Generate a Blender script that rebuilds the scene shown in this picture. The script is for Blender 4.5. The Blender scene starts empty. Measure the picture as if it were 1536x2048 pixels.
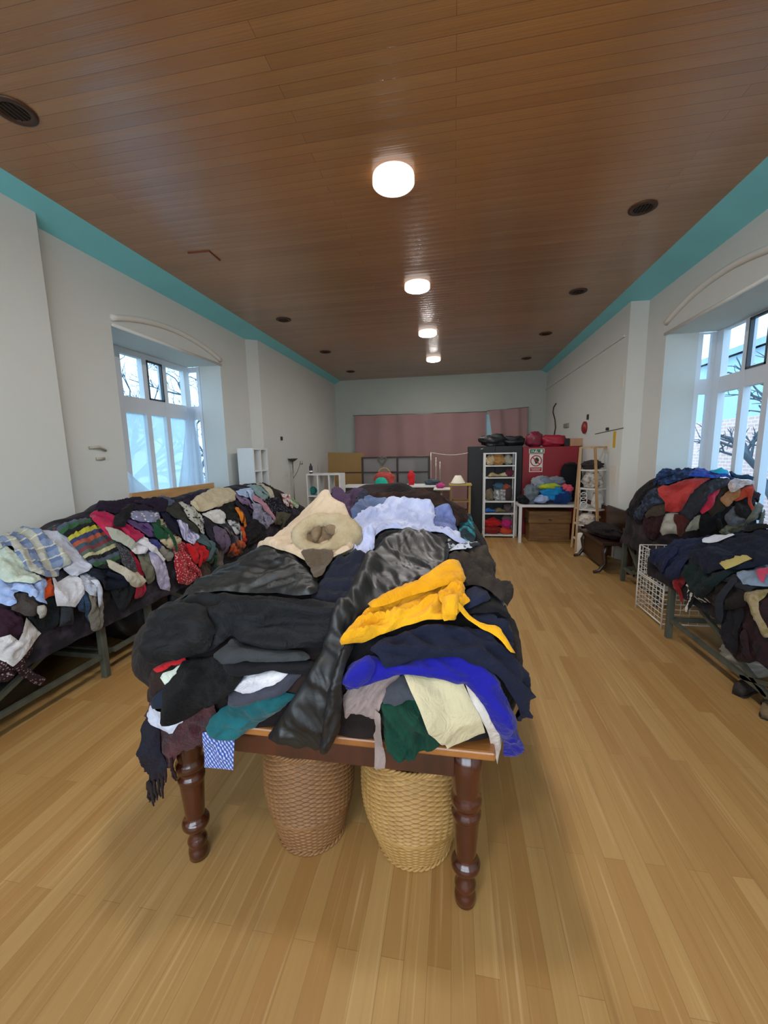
import bpy, bmesh, math, random
import numpy as np
from mathutils import Vector, Matrix, noise
from mathutils.bvhtree import BVHTree
from mathutils.geometry import delaunay_2d_cdt

random.seed(7)
SC = bpy.context.scene
COL = SC.collection
PI = math.pi

# ------------------------------------------------------------------ camera
S = 1.18
CAMH = 1.5 * S
FPX = 797.97
yaw, pitch, roll = .1751, .1462, -.02
cy_, sy_ = math.cos(yaw), math.sin(yaw)
FW = np.array([-sy_ * math.cos(pitch), cy_ * math.cos(pitch), -math.sin(pitch)])
RT = np.array([cy_, sy_, 0.0])
UP = np.cross(RT, FW)
c_, s_ = math.cos(roll), math.sin(roll)
RT, UP = c_ * RT + s_ * UP, -s_ * RT + c_ * UP
EYE = np.array([0, 0, CAMH])
K = 1.25                                  # room shell scale about the eye

def ray(a, b):
    d = FW * FPX + (a - 768) * RT - (b - 1024) * UP
    return d / np.linalg.norm(d)
def atX(a, b, x): d = ray(a, b); return EYE + d * (x / d[0])
def atY(a, b, y): d = ray(a, b); return EYE + d * (y / d[1])
def atZ(a, b, z): d = ray(a, b); return EYE + d * ((z - CAMH) / d[2])

cam = bpy.data.cameras.new('camera')
camo = bpy.data.objects.new('camera', cam)
COL.objects.link(camo)
camo.matrix_world = Matrix(((RT[0], UP[0], -FW[0], 0), (RT[1], UP[1], -FW[1], 0), (RT[2], UP[2], -FW[2], CAMH), (0, 0, 0, 1)))
cam.sensor_fit = 'VERTICAL'
cam.sensor_height = 36
cam.lens = 36 * FPX / 2048
cam.clip_start = .05
cam.clip_end = 200
SC.camera = camo

# ------------------------------------------------------------------ materials
def lin(c):
    if isinstance(c, str):
        c = [int(c[i:i + 2], 16) / 255 for i in (0, 2, 4)]
    return tuple(((v / 12.92) if v <= .04045 else ((v + .055) / 1.055) ** 2.4) for v in c[:3]) + (1,)

MATS = {}
class NT:
    def __init__(s, name):
        s.m = bpy.data.materials.new(name)
        s.m.use_nodes = True
        s.t = s.m.node_tree
        s.b = s.t.nodes['Principled BSDF']
        s.o = s.t.nodes['Material Output']
    def n(s, typ, **kw):
        nd = s.t.nodes.new(typ)
        for k, v in kw.items():
            if k.startswith('i_'):
                key = k[2:].replace('_', ' ')
                nd.inputs[int(key) if key.isdigit() else key].default_value = v
            else:
                setattr(nd, k, v)
        return nd
    def l(s, a, b): s.t.links.new(a, b)
    def mix(s, fac, a, b, blend='MIX'):
        nd = s.t.nodes.new('ShaderNodeMix'); nd.data_type = 'RGBA'; nd.blend_type = blend
        for sock, v in ((nd.inputs[0], fac), (nd.inputs[6], a), (nd.inputs[7], b)):
            if hasattr(v, 'links'): s.l(v, sock)
            else: sock.default_value = v
        return nd.outputs[2]
    def ramp(s, fac, stops, interp='LINEAR'):
        nd = s.t.nodes.new('ShaderNodeValToRGB'); cr = nd.color_ramp; cr.interpolation = interp
        while len(cr.elements) < len(stops): cr.elements.new(.5)
        for e, (p, c) in zip(cr.elements, stops):
            e.position = p; e.color = c
        s.l(fac, nd.inputs[0]); return nd.outputs[0]
    def math(s, op, a, b=0.0):
        nd = s.t.nodes.new('ShaderNodeMath'); nd.operation = op
        for i, v in enumerate((a, b)):
            if hasattr(v, 'links'): s.l(v, nd.inputs[i])
            else: nd.inputs[i].default_value = v
        return nd.outputs[0]
    def coords(s, which='Object', scale=(1, 1, 1), rot=(0, 0, 0), loc=(0, 0, 0)):
        tc = s.t.nodes.new('ShaderNodeTexCoord'); mp = s.t.nodes.new('ShaderNodeMapping')
        mp.inputs['Scale'].default_value = scale; mp.inputs['Rotation'].default_value = rot; mp.inputs['Location'].default_value = loc
        s.l(tc.outputs[which], mp.inputs[0]); return mp.outputs[0]
    def noise(s, vec, scale=5, detail=3, rough=.5):
        nd = s.n('ShaderNodeTexNoise', i_Scale=scale, i_Detail=detail, i_Roughness=rough); s.l(vec, nd.inputs['Vector']); return nd.outputs['Fac']
    def bump(s, h, strength=.2, dist=.01):
        nd = s.n('ShaderNodeBump', i_Strength=strength, i_Distance=dist); s.l(h, nd.inputs['Height']); s.l(nd.outputs[0], s.b.inputs['Normal'])

def sh(c, k):  # scale a linear colour
    return (min(1, c[0] * k), min(1, c[1] * k), min(1, c[2] * k), 1)

def plain(name, col, rough=.6, metal=0, var=.12, nscale=6, bump=.0, coat=0, spec=.5):
    key = ('plain', name)
    if key in MATS: return MATS[key]
    t = NT(name); c = lin(col)
    v = t.coords('Object')
    f = t.noise(v, nscale, 4)
    t.l(t.mix(f, sh(c, 1 - var), sh(c, 1 + var)), t.b.inputs['Base Color'])
    t.b.inputs['Roughness'].default_value = rough; t.b.inputs['Metallic'].default_value = metal
    t.b.inputs['Coat Weight'].default_value = coat; t.b.inputs['Specular IOR Level'].default_value = spec
    if bump: t.bump(t.noise(v, nscale * 8, 3), bump, .004)
    MATS[key] = t.m
    return t.m

def fabric(col, pat=None, col2='ffffff', rough=.9, col3=None, scale=20.0, glossy=False, fuzz=False, angle=0.0, cols=None):
    key = ('fab', col, pat, col2, rough, col3, scale, glossy, fuzz, angle, tuple(cols or ()))
    if key in MATS: return MATS[key]
    t = NT('fabric_' + (pat or 'plain')); c = lin(col)
    ob = t.coords('Object')
    uv = t.coords('UV', rot=(0, 0, angle))
    f = t.noise(ob, 7, 4)
    base = t.mix(f, sh(c, .78), sh(c, 1.18))
    if pat:
        sx = t.n('ShaderNodeSeparateXYZ'); t.l(uv, sx.inputs[0])
        U, V = sx.outputs[0], sx.outputs[1]
        c2 = lin(col2); c3 = lin(col3 or col2)
        wob = t.math('MULTIPLY', t.noise(ob, 9, 2), .02)
        if pat == 'stripes':
            fr = t.math('FRACT', t.math('MULTIPLY', t.math('ADD', V, wob), scale))
            if cols:
                n = len(cols); col_ = t.ramp(fr, [(i / n, lin(q)) for i, q in enumerate(cols)], 'CONSTANT')
                base = t.mix(1.0, t.mix(f, (.8, .8, .8, 1), (1.1, 1.1, 1.1, 1)), col_, 'MULTIPLY')
            else:
                base = t.mix(t.math('GREATER_THAN', fr, .5), base, c2)
        elif pat in ('plaid', 'gingham'):
            a = t.math('GREATER_THAN', t.math('FRACT', t.math('MULTIPLY', U, scale)), .55)
            b = t.math('GREATER_THAN', t.math('FRACT', t.math('MULTIPLY', V, scale)), .55)
            base = t.mix(t.math('MULTIPLY', a, .6), base, c2)
            base = t.mix(t.math('MULTIPLY', b, .6), base, c3)
            if pat == 'plaid':
                a2 = t.math('GREATER_THAN', t.math('FRACT', t.math('MULTIPLY', U, scale * 1.0)), .9)
                base = t.mix(t.math('MULTIPLY', a2, .5), base, (.9, .85, .6, 1))
        elif pat == 'print':
            vo = t.n('ShaderNodeTexVoronoi', i_Scale=scale); t.l(ob, vo.inputs['Vector'])
            g = t.math('LESS_THAN', vo.outputs['Distance'], .32)
            base = t.mix(g, base, c2)
        elif pat == 'camo':
            g = t.noise(ob, scale, 2)
            base = t.mix(t.math('GREATER_THAN', g, .52), base, c2)
            g2 = t.noise(t.coords('Object', loc=(3, 7, 1)), scale, 2)
            base = t.mix(t.math('GREATER_THAN', g2, .6), base, c3)
        elif pat == 'patch':      # big soft patches, e.g. worn leather or a printed panel
            g = t.ramp(t.noise(ob, scale, 3), [(.45, (0, 0, 0, 1)), (.62, (1, 1, 1, 1))])
            base = t.mix(g, base, c2)
        elif pat == 'quilt':
            pass
    t.l(base, t.b.inputs['Base Color'])
    t.b.inputs['Roughness'].default_value = rough
    t.b.inputs['Specular IOR Level'].default_value = .25
    if glossy:
        t.b.inputs['Specular IOR Level'].default_value = .5
        r = t.ramp(t.noise(ob, 12, 4), [(.3, (.36, .36, .36, 1)), (.7, (.6, .6, .6, 1))])
        t.l(r, t.b.inputs['Roughness'])
        nz = t.n('ShaderNodeTexNoise', i_Scale=6, i_Detail=4, i_Roughness=.55, i_Distortion=1.2); t.l(ob, nz.inputs['Vector'])
        t.bump(nz.outputs['Fac'], .35, .02)
    else:
        t.b.inputs['Sheen Weight'].default_value = .12 if max(c[:3]) > .05 else .03
        t.b.inputs['Sheen Roughness'].default_value = .5
        if fuzz: t.bump(t.noise(ob, 70, 5, .75), 1.0, .02)
        else:
            nz = t.n('ShaderNodeTexNoise', i_Scale=11, i_Detail=4, i_Roughness=.55, i_Distortion=1.2); t.l(ob, nz.inputs['Vector'])
            h = t.math('ADD', t.math('MULTIPLY', nz.outputs['Fac'], 2.2), t.math('MULTIPLY', t.noise(ob, 200, 2), .12))
            t.bump(h, .55, .014)
    MATS[key] = t.m
    return t.m

def wood(name, c1, c2, rough=.4, scale=(1, 1, 1), coat=0.0, ns=4):
    if ('wood', name) in MATS: return MATS[('wood', name)]
    t = NT(name)
    v = t.coords('Object', scale=scale)
    f = t.noise(v, ns, 6, .6)
    col = t.ramp(f, [(.3, lin(c1)), (.7, lin(c2))])
    t.l(col, t.b.inputs['Base Color']); t.b.inputs['Roughness'].default_value = rough
    t.b.inputs['Coat Weight'].default_value = coat; t.b.inputs['Coat Roughness'].default_value = .15
    t.bump(f, .12, .004)
    MATS[('wood', name)] = t.m
    return t.m

def emit(name, col, st):
    t = NT(name); t.b.inputs['Base Color'].default_value = (.8, .8, .8, 1)
    t.b.inputs['Emission Color'].default_value = lin(col); t.b.inputs['Emission Strength'].default_value = st
    return t.m

def glass(name, tint=(1, 1, 1, 1), gl=.08):
    t = NT(name); t.t.nodes.remove(t.b)
    a = t.n('ShaderNodeBsdfTransparent'); a.inputs[0].default_value = tint
    g = t.n('ShaderNodeBsdfGlossy'); g.inputs['Roughness'].default_value = .03
    m = t.n('ShaderNodeMixShader'); m.inputs[0].default_value = gl
    t.l(a.outputs[0], m.inputs[1]); t.l(g.outputs[0], m.inputs[2]); t.l(m.outputs[0], t.o.inputs[0])
    return t.m

def sheer(name, col, tr=.35):
    t = NT(name); t.t.nodes.remove(t.b)
    c = lin(col)
    a = t.n('ShaderNodeBsdfTransparent'); d = t.n('ShaderNodeBsdfDiffuse'); l = t.n('ShaderNodeBsdfTranslucent')
    f = t.noise(t.coords('Object', scale=(1, 1, .25)), 5, 3)
    cc = t.mix(f, sh(c, .85), sh(c, 1.1))
    t.l(cc, d.inputs[0]); t.l(cc, l.inputs[0])
    m1 = t.n('ShaderNodeMixShader'); m1.inputs[0].default_value = .65
    t.l(d.outputs[0], m1.inputs[1]); t.l(l.outputs[0], m1.inputs[2])
    m2 = t.n('ShaderNodeMixShader'); m2.inputs[0].default_value = 1 - tr
    t.l(a.outputs[0], m2.inputs[1]); t.l(m1.outputs[0], m2.inputs[2]); t.l(m2.outputs[0], t.o.inputs[0])
    return t.m

# ------------------------------------------------------------------ mesh helpers
def link(name, me, m=None, parent=None, smooth=False):
    o = bpy.data.objects.new(name, me); COL.objects.link(o)
    if m: me.materials.append(m)
    if smooth: me.polygons.foreach_set('use_smooth', [True] * len(me.polygons))
    if parent: o.parent = parent
    return o

class MB:
    """collects shapes of one mesh object"""
    def __init__(s): s.v = []; s.f = []
    def add(s, vs, fs):
        b = len(s.v); s.v += [tuple(p) for p in vs]; s.f += [tuple(i + b for i in f) for f in fs]; return s
    def box(s, x0, x1, y0, y1, z0, z1, rz=0, c=None, bev=0.0):
        bm = bmesh.new(); bmesh.ops.create_cube(bm, size=1)
        for v in bm.verts:
            v.co = Vector((x0 + (v.co.x + .5) * (x1 - x0), y0 + (v.co.y + .5) * (y1 - y0), z0 + (v.co.z + .5) * (z1 - z0)))
        if bev: bmesh.ops.bevel(bm, geom=bm.edges[:], offset=bev, segments=2, affect='EDGES', profile=.5)
        if rz:
            c = c or ((x0 + x1) / 2, (y0 + y1) / 2)
            R = Matrix.Rotation(rz, 3, 'Z'); cc = Vector((c[0], c[1], 0))
            for v in bm.verts: v.co = R @ (v.co - cc) + cc
        bm.verts.index_update()
        s.add([v.co for v in bm.verts], [[v.index for v in f.verts] for f in bm.faces]); bm.free(); return s
    def quad(s, a, b, c, d): return s.add([a, b, c, d], [(0, 1, 2, 3)])
    def tube(s, pts, r, n=8, cap=True):
        pts = [Vector(p) for p in pts]; rs = r if hasattr(r, '__len__') else [r] * len(pts)
        vs, fs = [], []; prev = None
        for i, p in enumerate(pts):
            d = (pts[min(i + 1, len(pts) - 1)] - pts[max(i - 1, 0)]).normalized()
            if prev is None:
                a = d.orthogonal().normalized()
            else:
                a = (prev - d * prev.dot(d)).normalized()
            prev = a; b = d.cross(a)
            for k in range(n):
                t = 2 * PI * k / n
                vs.append(p + (a * math.cos(t) + b * math.sin(t)) * rs[i])
        for i in range(len(pts) - 1):
            for k in range(n):
                fs.append((i * n + k, i * n + (k + 1) % n, (i + 1) * n + (k + 1) % n, (i + 1) * n + k))
        if cap:
            fs.append(tuple(range(n - 1, -1, -1))); fs.append(tuple((len(pts) - 1) * n + k for k in range(n)))
        return s.add(vs, fs)
    def bar(s, p, q, w, h=None):
        """rectangular bar from p to q"""
        h = h or w; p = Vector(p); q = Vector(q); d = (q - p).normalized()
        a = d.cross(Vector((0, 0, 1)));
        if a.length < 1e-3: a = Vector((1, 0, 0))
        a.normalize(); b = a.cross(d)
        vs = [e + a * sx * w / 2 + b * sy * h / 2 for e in (p, q) for sx, sy in ((-1, -1), (1, -1), (1, 1), (-1, 1))]
        return s.add(vs, [(3, 2, 1, 0), (4, 5, 6, 7), (0, 1, 5, 4), (1, 2, 6, 5), (2, 3, 7, 6), (3, 0, 4, 7)])
    def lathe(s, prof, c=(0, 0, 0), n=32, cap=True):
        vs, fs = [], []
        for r, z in prof:
            for k in range(n):
                t = 2 * PI * k / n; vs.append((c[0] + r * math.cos(t), c[1] + r * math.sin(t), c[2] + z))
        for i in range(len(prof) - 1):
            for k in range(n):
                fs.append((i * n + k, i * n + (k + 1) % n, (i + 1) * n + (k + 1) % n, (i + 1) * n + k))
        if cap:
            fs.append(tuple(range(n - 1, -1, -1))); fs.append(tuple((len(prof) - 1) * n + k for k in range(n)))
        return s.add(vs, fs)
    def blob(s, c, r, seed=0, amp=.15, fr=2.0, n=20, sq=1.0):
        """lumpy closed ellipsoid"""
        bm = bmesh.new(); bmesh.ops.create_uvsphere(bm, u_segments=n + 6, v_segments=n, radius=1)
        for v in bm.verts:
            p = v.co.copy(); q = Vector((abs(p.x) ** sq * (1 if p.x > 0 else -1), abs(p.y) ** sq * (1 if p.y > 0 else -1), abs(p.z) ** sq * (1 if p.z > 0 else -1)))
            k = 1 + amp * (noise.noise(p * fr + Vector((seed * 3.7, seed * 1.3, seed))) + .5 * noise.noise(p * fr * 2.3 + Vector((seed, 9, 1))) - .4 * abs(noise.noise(p * fr * 1.7 + Vector((seed, 2, 5)))))
            v.co = Vector((c[0] + q.x * r[0] * k, c[1] + q.y * r[1] * k, c[2] + q.z * r[2] * k))
        bm.verts.index_update()
        s.add([v.co for v in bm.verts], [[v.index for v in f.verts] for f in bm.faces]); bm.free(); return s
    def build(s, name, m=None, parent=None, smooth=False, auto=None):
        me = bpy.data.meshes.new(name); me.from_pydata(s.v, [], s.f); me.update()
        o = link(name, me, m, parent, smooth)
        return o

def at_base(o, p):
    """move a mesh object's origin to p, keeping it in place"""
    d = Vector(p); o.data.transform(Matrix.Translation(-d)); o.location = d; return o

def empty(name, loc=(0, 0, 0), label=None, cat=None, group=None):
    o = bpy.data.objects.new(name, None); COL.objects.link(o); o.empty_display_size = .1
    o.location = loc
    return tag(o, label, cat, group)
def tag(o, label=None, cat=None, group=None, kind=None):
    if label: o['label'] = label
    if cat: o['category'] = cat
    if group: o['group'] = group
    if kind: o['kind'] = kind
    return o
def part(mb, name, m, root, smooth=False, label=None):
    """a child mesh whose world coordinates stay as given (root is an unrotated Empty or mesh)"""
    o = mb.build(name, m, None, smooth)
    p = Vector((0, 0, 0)); r = root
    while r is not None: p += Vector(r.location); r = r.parent
    o.data.transform(Matrix.Translation(-p)); o.parent = root
    if label: o['label'] = label
    return o
def struct(mb, name, m, smooth=False, label=None):
    o = mb.build(name, m, None, smooth); o['kind'] = 'structure'
    if label: o['label'] = label
    return o
# ================================================================== ROOM SHELL
ZC = CAMH + 1.7976 * K
YR, YB = 12.4, -3.0
XCL, XCR = -2.78 * K, 1.93 * K
XL_REC, XL_PIER, XL_REAR = -3.01 * K, -2.92 * K, -2.93 * K
XR_REC, XR_REAR = 2.19 * K, 2.065 * K
def kz(z): return CAMH + (z - CAMH) * K

# wall paint: off-white plaster with faint blotches
def plaster(name, c1, c2, bl=.5):
    t = NT(name); v = t.coords('Object')
    f = t.noise(v, .9, 4, .6); g = t.noise(v, 6, 4)
    col = t.mix(f, lin(c1), lin(c2)); col = t.mix(t.math('MULTIPLY', g, .12), col, (.55, .52, .47, 1))
    t.l(col, t.b.inputs['Base Color']); t.b.inputs['Roughness'].default_value = .75
    t.bump(t.noise(v, 14, 5), .12, .01); return t.m
M_wall = plaster('white_wall_paint', 'cdd1cb', 'd9dcd8')
M_rear = plaster('sage_wall_paint', 'a9b0a4', 'b5bbb0')
M_white = plain('white_gloss_paint', 'e9ecee', .35, var=.04)
M_cove = plain('teal_paint', '7fd0d8', .5, var=.1, nscale=2)

# ceiling: narrow varnished boards running across the room
t = NT('varnished_board_ceiling')
v = t.coords('Object')
br = t.n('ShaderNodeTexBrick', i_Scale=1.0, offset=.37, squash=1.0)
br.inputs['Color1'].default_value = (0, 0, 0, 1); br.inputs['Color2'].default_value = (1, 1, 1, 1); br.inputs['Mortar'].default_value = (0, 0, 0, 1)
br.inputs['Brick Width'].default_value = 2.9; br.inputs['Row Height'].default_value = .095; br.inputs['Mortar Size'].default_value = .0014; br.inputs['Mortar Smooth'].default_value = .2
t.l(v, br.inputs['Vector'])
grain = t.noise(t.coords('Object', scale=(.6, 9, 1)), 4, 5, .6)
big = t.noise(t.coords('Object', scale=(.5, .35, 1)), 1.2, 3)
base = t.mix(br.outputs['Color'], lin('94683f'), lin('ab7f52'))
base = t.mix(t.math('MULTIPLY', grain, .55), base, lin('7a5636'))
base = t.mix(t.ramp(big, [(.4, (0, 0, 0, 1)), (.65, (.5, .5, .5, 1))]), base, lin('b0733a'))
base = t.mix(br.outputs['Fac'], base, lin('553720'))
t.l(base, t.b.inputs['Base Color'])
t.b.inputs['Roughness'].default_value = .36
t.b.inputs['Coat Weight'].default_value = .7; t.b.inputs['Coat Roughness'].default_value = .16
sx = t.n('ShaderNodeSeparateXYZ'); t.l(v, sx.inputs[0])
cup = t.math('PINGPONG', sx.outputs[1], .0475)
h = t.math('ADD', t.math('MULTIPLY', cup, 9), t.math('MULTIPLY', t.noise(t.coords('Object', scale=(.5, 3, 1)), 3, 3), .35))
h = t.math('ADD', h, t.math('MULTIPLY', t.noise(t.coords('Object', scale=(.25, 40, 1)), 2.5, 2), .5))
h = t.math('SUBTRACT', h, t.math('MULTIPLY', br.outputs['Fac'], .3))
t.bump(h, .24, .012)
t.l(t.b.inputs['Normal'].links[0].from_socket, t.b.inputs['Coat Normal'])
M_ceil = t.m

# floor: oak strips running the length of the room
t = NT('oak_strip_floor')
v = t.coords('Object', rot=(0, 0, PI / 2))
br = t.n('ShaderNodeTexBrick', i_Scale=1.0, offset=.43)
br.inputs['Color1'].default_value = (0, 0, 0, 1); br.inputs['Color2'].default_value = (1, 1, 1, 1); br.inputs['Mortar'].default_value = (.3, .3, .3, 1)
br.inputs['Brick Width'].default_value = 1.15; br.inputs['Row Height'].default_value = .082; br.inputs['Mortar Size'].default_value = .0012; br.inputs['Bias'].default_value = -.1
t.l(v, br.inputs['Vector'])
grain = t.noise(t.coords('Object', scale=(14, .7, 1)), 3.5, 6, .62)
big = t.noise(t.coords('Object', scale=(.6, .35, 1)), 1.1, 3)
scuff = t.noise(t.coords('Object', scale=(1, .5, 1)), 3, 5, .7)
base = t.ramp(br.outputs['Color'], [(0, lin('a47a45')), (.45, lin('b18b54')), (.8, lin('bb975e')), (1, lin('c9a772'))])
base = t.mix(t.math('MULTIPLY', grain, .5), base, lin('8d6434'))
base = t.mix(t.ramp(big, [(.35, (0, 0, 0, 1)), (.7, (.55, .55, .55, 1))]), base, lin('a5834f'))
base = t.mix(t.ramp(scuff, [(.6, (0, 0, 0, 1)), (.8, (.35, .35, .35, 1))]), base, lin('8f7b62'))
glint_streak = t.noise(t.coords('Object', scale=(26, .55, 1)), 2.2, 3, .5)  # pale lines put the highlights of the plank gaps into the floor colour
base = t.mix(t.ramp(glint_streak, [(.58, (0, 0, 0, 1)), (.74, (.38, .38, .38, 1))]), base, lin('d6b684'))
streak2 = t.noise(t.coords('Object', scale=(17, .4, 1), loc=(4, 2, 0)), 2.0, 3, .5)
base = t.mix(t.ramp(streak2, [(.56, (0, 0, 0, 1)), (.76, (.35, .35, .35, 1))]), base, lin('7d5c30'))
base = t.mix(t.math('MULTIPLY', br.outputs['Fac'], .3), base, lin('5f4323'))
t.l(base, t.b.inputs['Base Color'])
t.l(t.ramp(grain, [(.2, (.34, .34, .34, 1)), (.8, (.55, .55, .55, 1))]), t.b.inputs['Roughness'])
t.bump(t.math('SUBTRACT', t.math('MULTIPLY', grain, .4), br.outputs['Fac']), .12, .003)
M_floor = t.m

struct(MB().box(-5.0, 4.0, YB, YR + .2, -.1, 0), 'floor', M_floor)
struct(MB().box(XCL, XCR, YB, YR + .2, ZC, ZC + .12), 'ceiling', M_ceil)
# teal cove: sloping strip from the ceiling edge down to each wall
m = MB()
for nm, xc, sg, dx in (('trim_1', XCL, -1, .36), ('trim_2', XCR, 1, .42)):
    m = MB(); x1 = xc + sg * dx; z1 = ZC - .5 * dx
    m.add([(xc, YB, ZC), (x1, YB, z1), (x1, YR, z1), (xc, YR, ZC), (xc, YB, ZC + .1), (x1, YB, ZC + .1), (x1, YR, ZC + .1), (xc, YR, ZC + .1)],
          [(0, 1, 2, 3), (7, 6, 5, 4), (0, 4, 5, 1), (2, 6, 7, 3), (1, 5, 6, 2), (0, 3, 7, 4)])
    struct(m, nm, M_cove, label='teal painted sloping cove along the edge of the board ceiling')

LY0, LY1 = 3.28 * K, 4.98 * K          # left window opening
RY0, RY1 = 3.17 * K, 4.87 * K          # right window opening
LZS, ZL = kz(1.33), kz(2.945)          # sill and flat lintel
BAYD = .48 * K; REV = .31 * K
def wallstrip(m, pts, z0, z1):
    for (a, b), (c, d) in zip(pts[:-1], pts[1:]): m.quad((a, b, z0), (c, d, z0), (c, d, z1), (a, b, z1))
def wall_with_bay(nm, xs, pts_near, pts_far, y0, y1, zs, sg):
    m = MB()
    wallstrip(m, pts_near + [(xs, y0)], 0, ZC + .05); wallstrip(m, [(xs, y1)] + pts_far, 0, ZC + .05)
    m.quad((xs, y0, ZL), (xs, y1, ZL), (xs, y1, ZC + .05), (xs, y0, ZC + .05))
    xo = xs + sg * REV; xf = xs + sg * (BAYD + .03)
    if zs > 0:
        m.quad((xs, y0, 0), (xs, y1, 0), (xs, y1, zs), (xs, y0, zs))
        m.quad((xs, y0, zs), (xf, y0, zs), (xf, y1, zs), (xs, y1, zs))
    else:
        m.quad((xf, y0, 0), (xf, y1, 0), (xf, y1, .55), (xf, y0, .55))
        for y in (y0, y1): m.quad((xs, y, 0), (xf, y, 0), (xf, y, .55), (xs, y, .55))
    for y in (y0, y1):
        m.quad((xs, y, zs), (xo, y, zs), (xo, y, ZL), (xs, y, ZL))
    m.quad((xs, y0, ZL), (xf, y0, ZL), (xf, y1, ZL), (xs, y1, ZL))
    return struct(m, nm, M_wall)
wall_with_bay('wall_left', XL_REC, [(XL_PIER, YB), (XL_PIER, 2.63 * K), (XL_REC, 2.72 * K)], [(XL_REC, 5.68 * K), (XL_REAR, 5.91 * K), (XL_REAR, YR)], LY0, LY1, LZS, -1)
wall_with_bay('wall_right', XR_REC, [(XR_REC, YB)], [(XR_REC, 5.31 * K), (XR_REAR, 5.50 * K), (XR_REAR, YR)], RY0, RY1, 0, 1)
struct(MB().quad((XL_REAR - .2, YR, 0), (XR_REAR + .2, YR, 0), (XR_REAR + .2, YR, ZC + .05), (XL_REAR - .2, YR, ZC + .05)), 'wall_rear', M_rear)
# wall behind the camera, with unseen window openings added to brighten the room
m = MB()
for x0, x1, z0, z1 in ((-4, 3, 0, .9), (-4, 3, 3.5, ZC + .05), (-4, -3.0, .9, 3.5), (2.0, 3, .9, 3.5), (-.7, -.3, .9, 3.5)): m.quad((x0, YB, z0), (x1, YB, z0), (x1, YB, z1), (x0, YB, z1))
struct(m, 'wall_front', M_wall)

# arched label moulding over each opening, with the flat lintel band under it
M_mould = plain('cream_moulding_paint', 'dcdad2', .6, var=.05)
for nm, xs, sg, y0, y1, ap in (('trim_3', XL_REC, 1, LY0, LY1, 3.135), ('trim_4', XR_REC, -1, RY0, RY1, 3.20)):
    m = MB(); n = 28; pts = []
    zs_, za = kz(3.005) if sg > 0 else kz(3.06), kz(ap)
    for i in range(n + 1):
        u = i / n; pts.append((xs + sg * .012, y0 + (y1 - y0) * u, zs_ + (za - zs_) * (1 - (2 * u - 1) ** 2)))
    m.tube(pts, .035, 10)
    m.box(min(xs, xs + sg * .03), max(xs, xs + sg * .03), y0, y1, ZL - .012, ZL + .02)
    struct(m, nm, M_mould, True, 'white arched moulding above the bay window')
# picture rail ledge on the right wall
zr = atX(1134, 751, XR_REAR)[2]
struct(MB().box(XR_REAR - .025, XR_REAR + .02, 5.6 * K, YR, zr - .012, zr + .012), 'trim_5', M_wall)
# brown dado at the foot of the right wall
M_dado = wood('dado_wood', '4a2412', '6a3a1c', .45, (1, .2, 3))
struct(MB().box(XR_REAR - .02, XR_REAR + .02, 5.6 * K, YR, 0, .80), 'baseboard_right', M_dado, label='brown wooden dado along the foot of the right wall')

# ------------------------------------------------------------------ bay windows
M_frame = plain('white_window_paint', 'dfe6ee', .4, var=.03)
M_glass = glass('clear_glass', (.93, .97, 1, 1), .06)
M_frost = sheer('frosted_glass', 'd2ecfa', .08)
M_dark = plain('dark_casement_metal', '3a3f45', .45, var=.1)
def bay_window(nm, xs, sg, y0, y1, zb, lights, ztb, ztt, ztop, sidez, label, frosted, dark_i):
    root = empty(nm, (xs + sg * BAYD, (y0 + y1) / 2, zb)); root['kind'] = 'structure'; root['label'] = label
    xf = xs + sg * BAYD; a, b = sorted((xf, xf + sg * .07))
    fr = MB()
    edges = [y0] + [e for l in lights for e in l] + [y1]
    for i in range(0, len(edges), 2): fr.box(a - .005, b + .005, edges[i], edges[i + 1], zb, ZL - .002)
    fr.box(a, b, y0, y1, ztb, ztt); fr.box(a, b, y0, y1, ztop, ZL - .003); fr.box(a, b, y0, y1, zb, zb + .06)
    xo = xs + sg * REV
    for y in (y0, y1):                                    # glazed returns
        c, d = sorted((xo, xf + sg * .07)); s_ = .05
        ya, yb_ = (y - .05, y) if y == y0 else (y, y + .05)
        fr.box(c, c + .055, ya, yb_, zb, ZL - .001); fr.box(d - .125 if sg > 0 else d - .055, d + .004, ya, yb_, zb, ZL - .001)
        e0, e1 = c + .052, d - (.122 if sg > 0 else .052)
        fr.box(e0, e1, ya + .003, yb_ - .003, ztb, ztt); fr.box(e0, e1, ya + .003, yb_ - .003, ztop, ZL - .002); fr.box(e0, e1, ya + .003, yb_ - .003, zb, zb + .06)
    part(fr, 'window_frame', M_frame, root)
    for i, (p, q) in enumerate(lights):
        for k, (z0, z1) in enumerate(((zb + .06, ztb), (ztt, ztop))):
            xg = xf + sg * .05
            part(MB().quad((xg, p, z0), (xg, q, z0), (xg, q, z1), (xg, p, z1)), 'pane', M_frost if (frosted and k == 0) else M_glass, root)
            if k == 1 and i == dark_i:
                d = MB(); w = .022; x0, x1 = sorted((xf - sg * .012, xf + sg * .03))
                d.box(x0, x1, p, p + w, z0, z1).box(x0, x1, q - w, q, z0, z1).box(x0, x1, p, q, z0, z0 + w).box(x0, x1, p, q, z1 - w, z1)
                part(d, 'casement', M_dark, root, label='dark metal framed casement')
    for y in (y0 - .03, y1 + .03):
        x0, x1 = sorted((xo + sg * .05, xf))
        for z0, z1 in ((zb + .06, ztb), (ztt, ztop)):
            part(MB().quad((x0, y, z0), (x1, y, z0), (x1, y, z1), (x0, y, z1)), 'pane', M_glass, root)
    return root
Lk = [(a * K, b * K) for a, b in ((3.50, 3.79), (3.87, 4.17), (4.24, 4.49), (4.56, 4.89))]
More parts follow.
